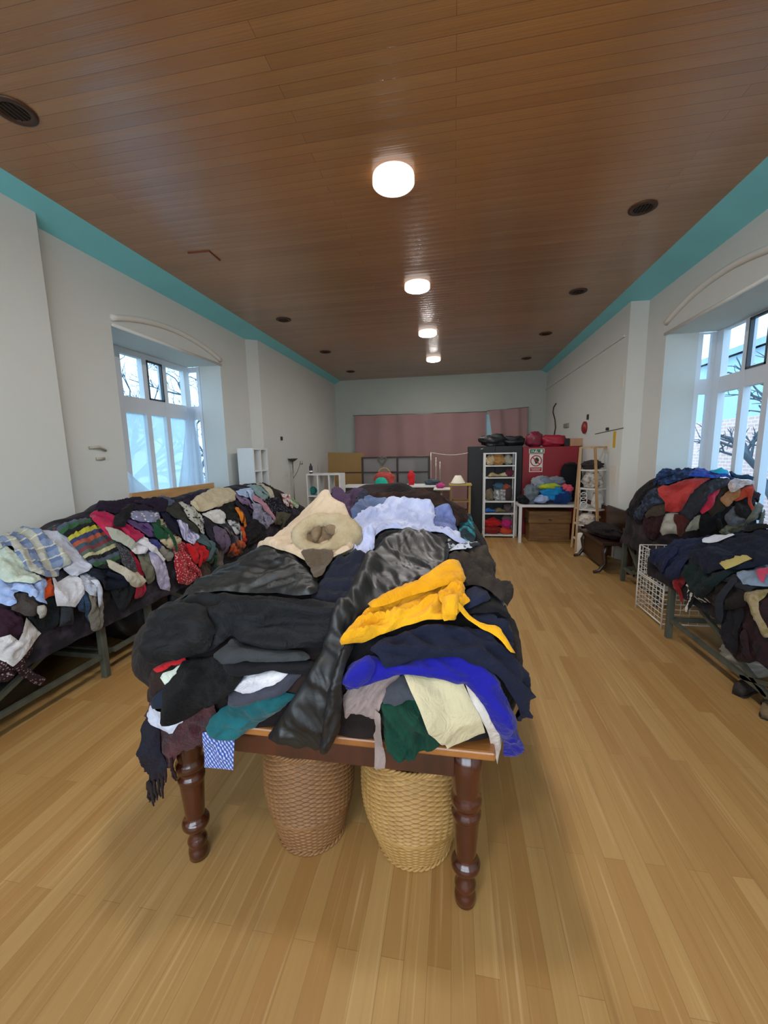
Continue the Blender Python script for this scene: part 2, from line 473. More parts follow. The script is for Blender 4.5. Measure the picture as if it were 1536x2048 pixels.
Rk = [(a * K, b * K) for a, b in ((3.45, 3.72), (3.79, 4.07), (4.14, 4.39), (4.45, 4.76))]
bay_window('window_1', XL_REC, -1, LY0, LY1, LZS, Lk, kz(2.265), kz(2.44), kz(2.88), 0, 'white mullioned bay window in the left wall, frosted below and clear above', True, 2)
bay_window('window_2', XR_REC, 1, RY0, RY1, .55, Rk, kz(2.32), kz(2.475), kz(2.93), 0, 'white mullioned bay window behind the dark clothes pile on the right', False, 2)

# sheer white curtains pinned inside the left window
M_sheer = sheer('sheer_white_net', 'dfe4ee', .25)
def cloth_sheet(c00, c10, c11, c01, nu, nv, amp, fr, seed=0):
    m = MB(); P_ = [Vector(p) for p in (c00, c10, c11, c01)]; vs = []
    nrm = (P_[1] - P_[0]).cross(P_[3] - P_[0]).normalized()
    for j in range(nv + 1):
        for i in range(nu + 1):
            u, w = i / nu, j / nv
            p = P_[0] * (1 - u) * (1 - w) + P_[1] * u * (1 - w) + P_[2] * u * w + P_[3] * (1 - u) * w
            k = amp * (math.sin(u * fr + 2 * noise.noise(Vector((u * 3, w, seed)))) + .6 * noise.noise(Vector((u * 6, w * 2, seed + 5))))
            vs.append(p + nrm * k)
    fs = [(j * (nu + 1) + i, j * (nu + 1) + i + 1, (j + 1) * (nu + 1) + i + 1, (j + 1) * (nu + 1) + i) for j in range(nv) for i in range(nu)]
    return m.add(vs, fs)
xc = XL_REC - BAYD + .09
o = cloth_sheet((xc, LY1 - .62, LZS + .02), (xc + .10, LY1 - .06, LZS + .02), (xc + .02, LY1 - .07, kz(2.4)), (xc, LY1 - .22, kz(2.4)), 30, 24, .02, 26, 3).build('net_curtain', M_sheer, None, True)
tag(o, 'sheer net curtain drawn to the far side of the left window', 'curtain')
o = cloth_sheet((xc, LY0 + .12, LZS + .02), (xc, LY0 + 1.0, LZS + .02), (xc, LY0 + .5, LZS + .42), (xc, LY0 + .12, LZS + .6), 24, 12, .012, 9, 6).build('net_curtain', M_sheer, None, True)
tag(o, 'torn end of net curtain in the lower near corner of the left window', 'curtain')
# raw timber board along the left sill
M_ply = wood('pale_board', 'b98d58', 'd3a870', .6, (1, .6, 4))
pl_y0, pl_y1 = 3.274 * K, 4.60 * K
o = MB().box(XL_REC + .004, XL_REC + .028, pl_y0, pl_y1, kz(1.15), kz(1.445), bev=.004).build('timber_board', M_ply)
tag(o, 'pale timber board standing along the sill of the left window', 'board')

# ------------------------------------------------------------------ ceiling lights, vents, hatch
M_lamp = emit('lamp_diffuser', 'fbf6f2', 140)
M_lampring = emit('lamp_ring_glow', 'ffeee2', 1.2)
LX, LYS, LYD = -.3409 * S * K, 2.4392 * S * K, 1.4679 * S * K
lampnames = ['largest round ceiling light nearest the camera', 'second round ceiling light, beyond the largest one', 'third round ceiling light along the row', 'farthest round ceiling light, close to the rear wall']
for i in range(-2, 4):
    y = LYS + i * LYD
    r = empty('ceiling_light', (LX, y, ZC), 'round white LED ceiling light fitted behind the camera' if i < 0 else lampnames[i] + ', glowing white', 'ceiling light', 'round ceiling lights')
    part(MB().lathe([(.0, -.002), (.168, -.002), (.172, -.02), (.172, -.062), (.163, -.072), (.150, -.072), (.150, -.06)], (LX, y, ZC), 40, False), 'rim', M_lampring, r, True)
    part(MB().lathe([(.152, -.064), (.14, -.076), (.10, -.085), (.05, -.089), (.0, -.09)], (LX, y, ZC), 40, False), 'diffuser', M_lamp, r, True)
M_vent = plain('vent_brown', '3d2412', .5, var=.2)
M_hole = plain('vent_black', '0c0806', .9, var=.1)
VXL, VXR = -1.9142 * S * K, 1.1816 * S * K
q = S * K
vn = ['beside the left cove near the camera', 'above the left window', 'past the left window', 'in the far left corner']
vr = ['nearest of the row on the right', 'second of the row on the right', 'third of the row on the right', 'last of the row on the right']
for xs, ys, nn in ((VXL, (1.691, 4.537, 6.036, 7.536), vn), (VXR, (3.061, 4.427, 5.856, 7.288), vr)):
    for y, d in zip(ys, nn):
        y *= q
        r = empty('ceiling_vent', (xs, y, ZC), 'round dark vent in the board ceiling, ' + d, 'vent', 'round ceiling vents')
        part(MB().lathe([(.12, 0), (.122, -.008), (.105, -.014), (.082, -.012), (.078, -.002)], (xs, y, ZC), 28, False), 'ring', M_vent, r, True)
        g = MB().lathe([(.08, -.004), (.0, -.003)], (xs, y, ZC), 28, False)
        part(g, 'opening', M_hole, r)
        s_ = MB()
        for k in range(-2, 3): s_.box(xs + k * .03 - .003, xs + k * .03 + .003, y - .07, y + .07, ZC - .010, ZC - .004)
        part(s_, 'grille', M_vent, r)
hp = [atZ(a, b, ZC - .004) for a, b in ((376, 506), (418, 502), (440, 521))]
o = MB().tube(hp, .009, 6).build('ceiling_scar', plain('rust_mark', '6d3418', .7)); tag(o, kind='structure'); o.name = 'trim_6'
o['label'] = 'thin rusty bracket line left on the ceiling boards'

# ------------------------------------------------------------------ outside: sky, bare trees, brick houses
al = bpy.data.lights.new('added_fill_light', 'AREA'); al.shape = 'RECTANGLE'; al.size = 4.8; al.size_y = 2.5; al.energy = 165; al.color = (.93, .97, 1.0)  # unseen area lamp added as fill for the table front and floor
alo = bpy.data.objects.new('added_fill_light', al); COL.objects.link(alo); alo.location = (-.5, YB + .12, 2.1); alo.rotation_euler = (math.radians(84), 0, 0)
W = bpy.data.worlds.new('overcast_sky'); SC.world = W; W.use_nodes = True
bg = W.node_tree.nodes['Background']; bg.inputs[0].default_value = (.47, .73, 1.0, 1); bg.inputs[1].default_value = 3.1
M_bark = plain('bare_bark', '57606a', .9, var=.2)
def bare_tree(name, x, y, hgt, seed, label):
    rnd = random.Random(seed); root = empty(name, (x, y, -1), label, 'tree')
    tk, brs = MB(), MB()
    def grow(m, p, d, L, r, lev):
        pts = [Vector(p)]; dd = Vector(d)
        for k in range(3):
            dd = (dd + Vector((rnd.uniform(-.22, .22), rnd.uniform(-.22, .22), rnd.uniform(-.1, .16)))).normalized(); pts.append(pts[-1] + dd * L / 3)
        m.tube(pts, [r, r * .85, r * .7, r * .5], 5, False)
        if lev > 0:
            for k in range(rnd.choice((3, 3, 4))):
                q_ = pts[rnd.choice((1, 2, 3))]; a = dd.orthogonal().normalized(); a.rotate(Matrix.Rotation(rnd.uniform(0, 2 * PI), 3, dd))
                grow(brs, q_, (dd * .75 + a * rnd.uniform(.45, .9) + Vector((0, 0, .12))).normalized(), L * rnd.uniform(.55, .75), r * .55, lev - 1)
    grow(tk, (x, y, -1), (0, 0, 1), hgt * .42, .22, 5)
    part(tk, 'trunk', M_bark, root, True); part(brs, 'branches', M_bark, root, True)
    return root
bare_tree('bare_tree', -11.5, 12.2, 10.0, 3, 'bare winter tree outside the left window, toward its near side')
bare_tree('bare_tree', -16.5, 23.9, 12.5, 11, 'bare winter tree outside the left window, toward its far side')
bare_tree('bare_tree', 7.0, 9.5, 6.6, 5, 'bare winter tree rising outside the right window')
# house across the yard
t = NT('pale_brick'); v = t.coords('Object', rot=(0, PI / 2, PI / 2))
br = t.n('ShaderNodeTexBrick', i_Scale=1.0); br.inputs['Color1'].default_value = lin('e2a89c'); br.inputs['Color2'].default_value = lin('eab8ac'); br.inputs['Mortar'].default_value = lin('f2d8d0')
br.inputs['Brick Width'].default_value = .3; br.inputs['Row Height'].default_value = .12; br.inputs['Mortar Size'].default_value = .018
v2 = t.n('ShaderNodeTexCoord'); sx = t.n('ShaderNodeSeparateXYZ'); t.l(v2.outputs['Object'], sx.inputs[0]); cb = t.n('ShaderNodeCombineXYZ'); t.l(sx.outputs[1], cb.inputs[0]); t.l(sx.outputs[2], cb.inputs[1])
t.l(cb.outputs[0], br.inputs['Vector']); t.l(br.outputs[0], t.b.inputs['Base Color']); M_brick = t.m
M_rend = plain('pale_render', 'b9d3de', .8); M_slate = plain('blue_slate', '8ba3bb', .7)
hx = 9.5
h1 = atX(1400, 845, hx)[2]; h2 = atX(1400, 735, hx)[2]; h3 = atX(1400, 715, hx)[2]
r = empty('neighbour_house', (hx + 1, 16, -1), 'brick house with pale upper storey and slate roof outside the right window', 'house')
part(MB().box(hx, hx + 4, 6, 26, -1, h1), 'brick_wall', M_brick, r)
part(MB().box(hx + .02, hx + 4, 6, 26, h1, h2), 'upper_wall', M_rend, r)
m = MB(); m.add([(hx - .2, 6, h2), (hx - .2, 26, h2), (hx + .3, 26, h3), (hx + .3, 6, h3), (hx + 4, 26, h2), (hx + 4, 6, h2)], [(0, 1, 2, 3), (3, 2, 4, 5), (0, 3, 5), (1, 4, 2)])
part(m, 'roof', M_slate, r)
struct(MB().box(-40, -5.1, -20, 40, -1.2, -1).box(4.2, 40, -20, 40, -1.2, -1), 'ground', plain('yard_grass', '6f7a6c', .9))
SC.view_settings.view_transform = 'Standard'
SC.view_settings.look = 'None'
SC.view_settings.exposure = 0.0

cy = SC.cycles
cy.max_bounces = 8; cy.diffuse_bounces = 3; cy.glossy_bounces = 3; cy.transmission_bounces = 3; cy.transparent_max_bounces = 8
cy.caustics_reflective = False; cy.caustics_refractive = False
cy.use_adaptive_sampling = True; cy.adaptive_threshold = .07; cy.adaptive_min_samples = 16; cy.use_denoising = True
cy.sample_clamp_indirect = 6
# ================================================================== FURNITURE
# ---- big turned-leg table in the middle
M_mahog = wood('polished_mahogany', '2a0f08', '4b1f10', .22, (3, 3, .6), .6)
M_ttop = wood('worn_table_top', '7a4820', 'a36c36', .35, (.8, 5, 1), .3)
TX0, TX1, TY0, TY1, TZ = -1.21, .15, 1.30, 3.78, .725
tab = empty('turned_leg_table', ((TX0 + TX1) / 2, (TY0 + TY1) / 2, 0), 'large antique mahogany table with turned legs, under the tall coat pile', 'table')
part(MB().box(TX0, TX1, TY0, TY1, TZ - .035, TZ, bev=.008), 'tabletop', M_ttop, tab)
ap = MB()
ap.box(TX0 + .06, TX1 - .06, TY0 + .045, TY0 + .075, .575, TZ - .035).box(TX0 + .06, TX1 - .06, TY1 - .075, TY1 - .045, .575, TZ - .035)
ap.box(TX0 + .045, TX0 + .075, TY0 + .06, TY1 - .06, .575, TZ - .035).box(TX1 - .075, TX1 - .045, TY0 + .06, TY1 - .06, .575, TZ - .035)
part(ap, 'apron', M_mahog, tab)
prof = [(.030, 0), (.040, .006), (.042, .03), (.040, .05), (.033, .062), (.040, .075), (.042, .09), (.036, .105), (.028, .118), (.028, .135), (.044, .150), (.056, .168), (.057, .185), (.050, .198), (.038, .206), (.040, .22), (.050, .375), (.050, .39), (.056, .396), (.056, .412), (.047, .42), (.047, .44), (.058, .448), (.060, .465), (.057, .48), (.050, .49), (.050, .50), (.056, .53), (.058, .60), (.058, TZ - .036)]
for x in (-1.117, .053):
    for y in (1.378, 3.70):
        lg = MB().lathe(prof, (x, y, 0), 28)
        part(lg, 'leg', M_mahog, tab, True)

# ---- two wicker baskets under it
def wicker(name, c, H, rb, rm, rt, col1, col2, label, band, ns=44, tilt=0):
    t = NT('wicker_' + name); v = t.coords('Object')
    f = t.noise(v, 9, 5, .6); g = t.noise(t.coords('Object', scale=(1, 1, 12)), 14, 3)
    b = t.mix(f, lin(col1), lin(col2)); b = t.mix(t.math('MULTIPLY', g, .55), b, sh(lin(col1), .45))
    at = t.n('ShaderNodeAttribute', attribute_name='depth'); b = t.mix(t.ramp(at.outputs['Fac'], [(.0, (1, 1, 1, 1)), (.55, (0, 0, 0, 1))]), b, sh(lin(col1), .12))  # weave recesses darkened, shade between strands painted into the wicker colour
    t.l(b, t.b.inputs['Base Color']); t.b.inputs['Roughness'].default_value = .55
    root = empty(name, (c[0], c[1], 0), label, 'basket', 'wicker baskets under the table')
    nr = int(H / .0105); per = 5; nz = nr * 4; na = ns * 6
    vs, fs, dep = [], [], []
    for j in range(nz + 1):
        w = j / nz
        r = rb + (rm - rb) * math.sin(min(1, w / .62) * PI / 2) if w < .62 else rm + (rt - rm) * ((w - .62) / .38) ** 1.6
        row = j / 4
        for i in range(na):
            a = 2 * PI * i / na
            ph = a * ns / 2 + (0 if int(row) % 2 else PI / 1)
            rowh = abs(math.sin(PI * row))
            if band and abs(w - .34) < .02: dsp = .005 * (.5 + .5 * math.sin(a * ns * 1.0 + j * 1.6))
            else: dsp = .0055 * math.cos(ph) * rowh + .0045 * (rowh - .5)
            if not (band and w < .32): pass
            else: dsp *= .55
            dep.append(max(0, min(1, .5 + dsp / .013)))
            wob = 1 + .008 * math.sin(3 * a + 1.3) + .006 * noise.noise(Vector((math.cos(a) * 2, math.sin(a) * 2, w * 3)))
            vs.append((c[0] + (r + dsp) * wob * math.cos(a), c[1] + (r + dsp) * wob * math.sin(a), H * w + .004))
    for j in range(nz):
        for i in range(na): fs.append((j * na + i, j * na + (i + 1) % na, (j + 1) * na + (i + 1) % na, (j + 1) * na + i))
    fs.append(tuple(range(na - 1, -1, -1)))
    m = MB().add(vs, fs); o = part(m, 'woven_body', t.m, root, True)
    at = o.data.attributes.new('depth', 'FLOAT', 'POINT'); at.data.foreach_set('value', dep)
    rim = MB()
    for k in range(3):
        pts = [(c[0] + (rt + .006 * math.cos(a * 22 + k * 2.1)) * math.cos(a), c[1] + (rt + .006 * math.cos(a * 22 + k * 2.1)) * math.sin(a), H + .008 + .007 * math.sin(a * 22 + k * 2.1)) for a in [2 * PI * i / 160 for i in range(161)]]
        rim.tube(pts, .0065, 6, False)
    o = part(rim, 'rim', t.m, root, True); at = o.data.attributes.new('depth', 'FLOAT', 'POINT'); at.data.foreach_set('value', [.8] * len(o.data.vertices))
    bs = MB()
    for k in range(2):
        pts = [(c[0] + (rb + .004 + .005 * math.cos(a * 20 + k * PI)) * math.cos(a), c[1] + (rb + .004 + .005 * math.cos(a * 20 + k * PI)) * math.sin(a), .010 + .005 * math.sin(a * 20 + k * PI)) for a in [2 * PI * i / 160 for i in range(161)]]
        bs.tube(pts, .006, 6, False)
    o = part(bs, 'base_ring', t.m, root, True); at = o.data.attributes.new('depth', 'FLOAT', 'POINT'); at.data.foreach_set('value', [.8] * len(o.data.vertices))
    li = MB().lathe([(.0, H * .55), (rm - .025, H * .6), (rt - .012, H)], (c[0], c[1], 0), 40, False)
    o = part(li, 'lining', plain('wicker_inside', '2b1a0e', .8), root, True)
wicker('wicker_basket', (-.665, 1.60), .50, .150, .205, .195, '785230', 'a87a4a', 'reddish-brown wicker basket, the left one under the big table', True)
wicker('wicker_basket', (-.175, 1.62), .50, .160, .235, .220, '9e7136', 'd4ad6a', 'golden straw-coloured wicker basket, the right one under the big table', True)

# ---- trestle tables along the walls
M_trest = wood('grey_green_trestle', '3d4038', '55584c', .6, (3, 3, 1))
M_board = wood('dark_board', '2a1d14', '443122', .6)
def trestle(x0, x1, y0, y1, label, zt=.72, group='trestle tables under the clothes', inset=.03):
    r = empty('trestle_table', ((x0 + x1) / 2, (y0 + y1) / 2, 0), label, 'table', group)
    part(MB().box(x0, x1, y0, y1, zt - .03, zt, bev=.004), 'tabletop', M_board, r)
    f = MB()
    for x in (x0 + .03, x1 - .03): f.box(x - .015, x + .015, y0 + .05, y1 - .05, zt - .09, zt - .03)
    for y in (y0 + .03, y1 - .03): f.box(x0 + .05, x1 - .05, y - .015, y + .015, .16, .20)
    f.box(x0 + .02, x0 + .05, y0 + .05, y1 - .05, .17, .20) if x0 < 0 else None
    part(f, 'rail', M_trest, r)
    for x in (x0 + .03, x1 - .03):
        for y in (y0 + inset, y1 - .03):
            part(MB().box(x - .024, x + .024, y - .024, y + .024, 0, zt - .03, bev=.003), 'leg', M_trest, r)
    xf = x1 - .03 if x0 < 0 else x0 + .03
    ym = (y0 + y1) / 2
    for ya in (y0 + inset + .01, y1 - .04):
        part(MB().bar((xf, ya, .62), (xf, ym + (.12 if ya < ym else -.12), .17), .03, .03), 'brace', M_trest, r)
    b = MB().bar((xf, y0 + .04, .185), (xf, y1 - .04, .185), .03, .035); part(b, 'stretcher', M_trest, r)
trestle(-3.62, -2.775, .70, 2.637, 'grey-green trestle table nearest the camera under the left clothes heap')
trestle(-3.62, -2.775, 2.66, 4.75, 'second trestle table under the left clothes heap, below the window', inset=.45)
trestle(-3.30, -2.775, 4.78, 7.05, 'third trestle table under the left clothes heap, toward the cube shelf')
trestle(1.965, 2.62, 1.75, 3.978, 'grey trestle table with one square leg showing, under the navy coats on the right')
trestle(2.22, 3.22, 4.72, 5.70, 'trestle table pushed into the right window bay under the dark clothes')
struct(MB().box(XL_REC - .02, XL_REC + .015, 3.4, 7.1, 0, .72).box(XL_PIER - .02, XL_PIER + .015, YB, 3.28, 0, .72), 'baseboard_left', M_dado, label='brown wooden dado along the foot of the left wall')

# ---- dark sacks added to imitate the deep shade under the left tables
for k, (yy, w_, h_, lb) in enumerate(((1.35, .30, .26, 'made-up dark sack filling the shade under the nearest left trestle table, closest to the camera'), (2.05, .30, .24, 'made-up dark sack filling the shade under the nearest left trestle table, by its far leg'), (3.35, .34, .27, 'made-up dark sack filling the shade under the second left trestle table, near end'), (4.15, .33, .24, 'made-up dark sack filling the shade under the second left trestle table, far end'), (5.4, .36, .26, 'made-up dark sack filling the shade under the third left trestle table'))):
    r = empty('shade_filler_sack', (-3.28, yy, 0), lb, 'sack', 'dark sacks added for shade under the left tables')
    part(MB().blob((-3.28, yy, h_ * .92), (.30, w_, h_), 60 + k, .22, 1.7, 24, .75), 'body', fabric('0d0d10', glossy=True), r, True)
    part(MB().blob((-3.28 + .05, yy, h_ * 1.86), (.06, .06, .06), 70 + k, .3, 2, 12), 'tied_neck', fabric('0d0d10', glossy=True), r, True)

# ---- white wire grid bin beside the right trestle
M_wire = plain('white_wire', 'dedbd2', .4, var=.03)
r = empty('wire_grid_bin', (2.34, 4.42, 0), 'white wire grid bin standing on the floor behind the navy coats', 'bin')
x0, x1, y0, y1, zt = 2.02, 2.66, 4.14, 4.70, .72
fr = MB()
for x, y in ((x0, y0), (x0, y1), (x1, y0), (x1, y1)): fr.tube([(x, y, 0), (x, y, zt)], .008, 8)
for z in (.05, .40, .42, zt): fr.tube([(x0, y0, z), (x0, y1, z), (x1, y1, z), (x1, y0, z), (x0, y0, z)], .0065, 6)
part(fr, 'frame', M_wire, r, True)
def grid(a, b, nz=11, nx=8):
    m = MB(); a = Vector(a); b = Vector(b)
    for i in range(1, nx): p = a.lerp(b, i / nx); m.tube([(p.x, p.y, .05), (p.x, p.y, zt)], .0032, 5)
    for j in range(1, nz * 2):
        z = .05 + (zt - .05) * j / (nz * 1.2)
        if z < zt - .02: m.tube([(a.x, a.y, z), (b.x, b.y, z)], .0032, 5)
    return m
for a, b in (((x0, y0, 0), (x0, y1, 0)), ((x0, y1, 0), (x1, y1, 0)), ((x1, y1, 0), (x1, y0, 0)), ((x0, y0, 0), (x1, y0, 0))):
    part(grid(a, b), 'grid_panel', M_wire, r, True)

# ---- white cube shelf against the left wall
M_white2 = plain('white_melamine', 'dfe1df', .45, var=.03)
M_white3 = plain('off_white_laminate', 'd9d6cc', .5, var=.04)
def cube_shelf(name, x0, x1, y0, y1, z0, z1, ny, nz, face, label):
    r = empty(name, ((x0 + x1) / 2, (y0 + y1) / 2, z0), label, 'shelf'); w = .03
    m = MB()
    if face == 'x':
        m.box(x0, x1, y0, y0 + w, z0, z1).box(x0, x1, y1 - w, y1, z0, z1)
        part(m, 'side_panel', M_white2, r)
        part(MB().box(x0, x0 + .012, y0 + w, y1 - w, z0, z1), 'back_panel', M_white2, r)
        for i in range(nz + 1):
            z = z0 + (z1 - z0 - w) * i / nz; part(MB().box(x0 + .012, x1, y0 + w, y1 - w, z, z + w), 'shelf_board', M_white2, r)
        m = MB()
        for i in range(1, ny): y = y0 + (y1 - y0) * i / ny; m.box(x0 + .012, x1 - .002, y - w / 2, y + w / 2, z0, z1)
        part(m, 'divider', M_white2, r)
    else:
        m.box(x0, x0 + w, y0, y1, z0, z1).box(x1 - w, x1, y0, y1, z0, z1)
        part(m, 'side_panel', M_white2, r)
        for i in range(nz + 1):
            z = z0 + (z1 - z0 - w) * i / nz; part(MB().box(x0 + w, x1 - w, y0, y1, z, z + w), 'shelf_board', M_white2, r)
        m = MB()
        for i in range(1, ny): x = x0 + (x1 - x0) * i / ny; m.box(x - w / 2, x + w / 2, y0 + .002, y1, z0, z1)
        part(m, 'divider', M_white2, r)
    return r
xs = -3.34
ya, yb_ = atX(506, 900, xs)[1], atX(535, 900, xs)[1]
ztop = atX(506, 896, xs)[2]
cube_shelf('cube_shelf', XL_REAR + .03, xs, ya, yb_, 0, ztop, 2, 5, 'x', 'tall white cube shelf against the left wall past the window')

# ---- floor lamp beyond it
M_steel = plain('brushed_steel', '9a9a92', .35, .8, .05)
p = atY(585, 920, 8.6); lx, ly, lz = p[0], 8.6, p[2]
r = empty('floor_lamp', (lx, ly, 0), 'slim metal uplighter floor lamp in front of the left wall', 'lamp')
part(MB().lathe([(.13, 0), (.13, .02), (.03, .03)], (lx, ly, 0), 28), 'base', M_steel, r, True)
part(MB().tube([(lx, ly, .02), (lx, ly, lz)], .012, 10), 'pole', M_steel, r, True)
part(MB().lathe([(.02, -.04), (.07, -.01), (.125, .03), (.12, .034), (.06, 0), (0, -.01)], (lx, ly, lz), 28, False), 'lamp_shade', plain('bronze_bowl', '5f584e', .4, .6), r, True)
arm = [(lx, ly, 1.25), (lx + .10, ly - .02, 1.38), (lx + .17, ly - .03, 1.52), (lx + .2, ly - .03, 1.60)]
part(MB().tube(arm, .008, 8), 'reading_arm', M_steel, r, True)
part(MB().lathe([(.02, .05), (.04, -.02), (.035, -.025), (0, .03)], (lx + .215, ly - .03, 1.58), 16, False), 'reading_shade', M_steel, r, True)

# ---- white open cubby with bottle
y = 7.9
a, b = atY(612, 948, y), atY(680, 948, y)
cube_shelf('open_cubby', a[0], b[0], y, y + .38, 0, a[2], 3, 3, 'y', 'low white open cubby unit in front of the cardboard sheet')
c = atY(622, 944, y + .2)
r = empty('bottle', (c[0], y + .2, c[2]), 'black bottle with white label standing on the white cubby', 'bottle')
part(MB().lathe([(.035, 0), (.036, .03), (.036, .14), (.015, .18), (.014, .21)], (c[0], y + .2, a[2]), 16), 'body', plain('black_plastic', '18181a', .35), r, True)
part(MB().lathe([(.0365, .03), (.0365, .06)], (c[0], y + .2, a[2]), 16, False), 'label_band', M_white2, r, True, 'white label')
zsh = 0 + (a[2] - .03) * 2 / 3 + .03
c = atY(624, 968, y + .2)
tag(at_base(MB().blob((c[0] + .02, y + .2, zsh + .085), (.085, .10, .085), 4, .2).build('knit_hat', fabric('2c7f78'), None, True), (c[0], y + .2, zsh)), 'teal knitted hat tucked in the white cubby', 'hat')

# ---- cardboard sheet leaning at the rear
M_card = plain('cardboard', '9a7a4a', .85, var=.08)
y = 10.2; a, b = atY(651, 905, y), atY(724, 906, y)
m = MB(); m.add([(a[0], y, 0), (b[0], y, 0), (b[0], y + .22, b[2]), (a[0], y + .22, a[2]), (a[0], y + .03, 0), (b[0], y + .03, 0), (b[0], y + .25, b[2]), (a[0], y + .25, a[2])], [(0, 1, 2, 3), (7, 6, 5, 4), (0, 4, 5, 1), (3, 2, 6, 7), (0, 3, 7, 4), (1, 5, 6, 2)])
tag(at_base(m.build('cardboard_sheet', M_card), (a[0], y, 0)), 'large plain brown cardboard sheet leaning at the back left', 'cardboard')

# ---- dark framed screen with pale panels
M_iron = plain('dark_iron', '33241f', .5, .3)
y = 9.4; X = lambda px: atY(px, 930, y)[0]; Zv = lambda v: atY(790, v, y)[2]
r = empty('framed_screen', (X(770), y, 0), 'dark metal framed screen with grey panels standing before the pink curtain', 'screen')
f = MB(); z_t, z_m = Zv(913), Zv(943)
for px in (725, 795, 858): f.box(X(px) - .022, X(px) + .022, y - .02, y + .02, 0, z_t)
f.box(X(680) - .02, X(680) + .02, y - .02, y + .02, 0, z_m)
f.box(X(725), X(858), y - .018, y + .018, z_t - .035, z_t).box(X(680), X(858), y - .018, y + .018, z_m - .03, z_m)
f.box(X(680), X(858), y - .018, y + .018, .1, .14)
part(f, 'frame', M_iron, r)
Mpan = sheer('grey_acrylic', 'b9b9b8', .12)
for p, q in ((725, 795), (795, 858)):
    part(MB().box(X(p) + .022, X(q) - .022, y - .004, y + .004, z_m, z_t - .035), 'panel', Mpan, r)
part(MB().box(X(725) + .022, X(858) - .022, y - .004, y + .004, .14, z_m - .03), 'panel', Mpan, r)
for nm, (p, q, v0, v1), dy, lb in (('white_box', (829, 856, 913, 941), .07, 'white card box, upper of the two standing behind the dark screen'), ('white_box', (815, 855, 945, 985), .09, 'white card box, lower of the two standing behind the dark screen')):
    z0 = Zv(v1) if v1 < 945 else 0
    if z0: z0 = z_m
    tag(at_base(MB().box(X(p), X(q), y + .03, y + .03 + dy * 3, z0 if z0 else 0, Zv(v0) if z0 else z_m - .001, bev=.004).build(nm, M_white3), (X(p), y, z0)), lb, 'box', 'white boxes behind the screen')
# wire heart hanging from the screen
hx_, hz = X(765), Zv(913)
m = MB()
for s_ in (1.0, .72):
    pts = []
    for i in range(33):
        tt = 2 * PI * i / 32; pts.append((hx_ + s_ * .0088 * 16 * math.sin(tt) ** 3 * .75, y - .029, hz - .09 + s_ * .0088 * .8 * (13 * math.cos(tt) - 5 * math.cos(2 * tt) - 2 * math.cos(3 * tt) - math.cos(4 * tt))))
    m.tube(pts, .011, 6, False)
m.tube([(hx_, y - .029, hz - .04), (hx_, y - .03, hz + .04)], .006, 6)
tag(at_base(m.build('hanging_heart', plain('grey_wicker', '6a655c', .7), None, True), (hx_, y - .029, hz)), 'grey wicker heart hung on the top rail of the dark screen', 'ornament')

# ---- counter behind the coat pile with bags and a cap
y = 8.45; zc_ = atY(710, 972, y)[2]
a, b = atY(683, 970, y)[0], atY(872, 970, y)[0]
r = empty('display_counter', ((a + b) / 2, y, 0), 'white-topped display counter half hidden behind the brown fur', 'counter')
part(MB().box(a, b, y, y + .55, zc_ - .04, zc_, bev=.004), 'worktop', M_white2, r)
part(MB().box(a + .02, b - .02, y + .03, y + .52, 0, zc_ - .04), 'body', M_board, r)
def bag(name, px, v, y, w, h, d, col, label, cat='bag', z=None, seed=1, strap=None, glossy=False, amp=.2):
    p = atY(px, v, y); z = p[2] if z is None else z
    root = empty(name, (p[0], y, z), label, cat)
    part(MB().blob((p[0], y, z + h * .46), (w / 2, d / 2, h * .52), seed, amp, 1.8, 22, .8), 'body', fabric(col, glossy=glossy, rough=.6), root, True)
    if strap:
        pts = [(p[0] + w * .28 * math.cos(t_), y, z + h * .8 + h * .45 * math.sin(t_)) for t_ in [PI * i / 12 for i in range(13)]]
        part(MB().tube(pts, .008, 6), 'strap', fabric(strap), root, True)
    return root
bag('shoulder_bag', 769, 975, y + .25, .46, .30, .25, 'b3453f', 'coral red shoulder bag lying on the counter', z=zc_, seed=3, strap='d0a63c')
root = empty('baseball_cap', (atY(762, 975, y + .06)[0], y + .06, zc_), 'turquoise baseball cap resting on the counter before the red bag', 'cap')
cx = root.location.x
part(MB().lathe([(.15, 0), (.152, .04), (.138, .10), (.10, .15), (.05, .175), (0, .18)], (cx, y + .09, zc_), 28, False), 'crown', fabric('1fae94'), root, True)
m = MB(); vs = [];
for j in (0, 1):
    for i in range(15):
        a_ = PI + .5 + (PI - 1.0) * i / 14; rr = .145 if j == 0 else .25; vs.append((cx + rr * math.cos(a_) * .95, y + .09 + rr * math.sin(a_) * .9, zc_ + (.02 if j == 0 else .012)))
m.add(vs, [(i, i + 1, 16 + i, 15 + i) for i in range(14)]); part(m, 'peak', fabric('199a83'), root, True)
bag('gift_bag', 823, 975, y + .2, .15, .32, .12, 'd21f2c', 'bright red drawstring pouch standing on the counter', z=zc_, seed=9, amp=.3)
bag('folded_cloth', 865, 978, y + .25, .35, .12, .3, '39454f', 'slate folded cloth on the right end of the counter', 'cloth', z=zc_, seed=12)

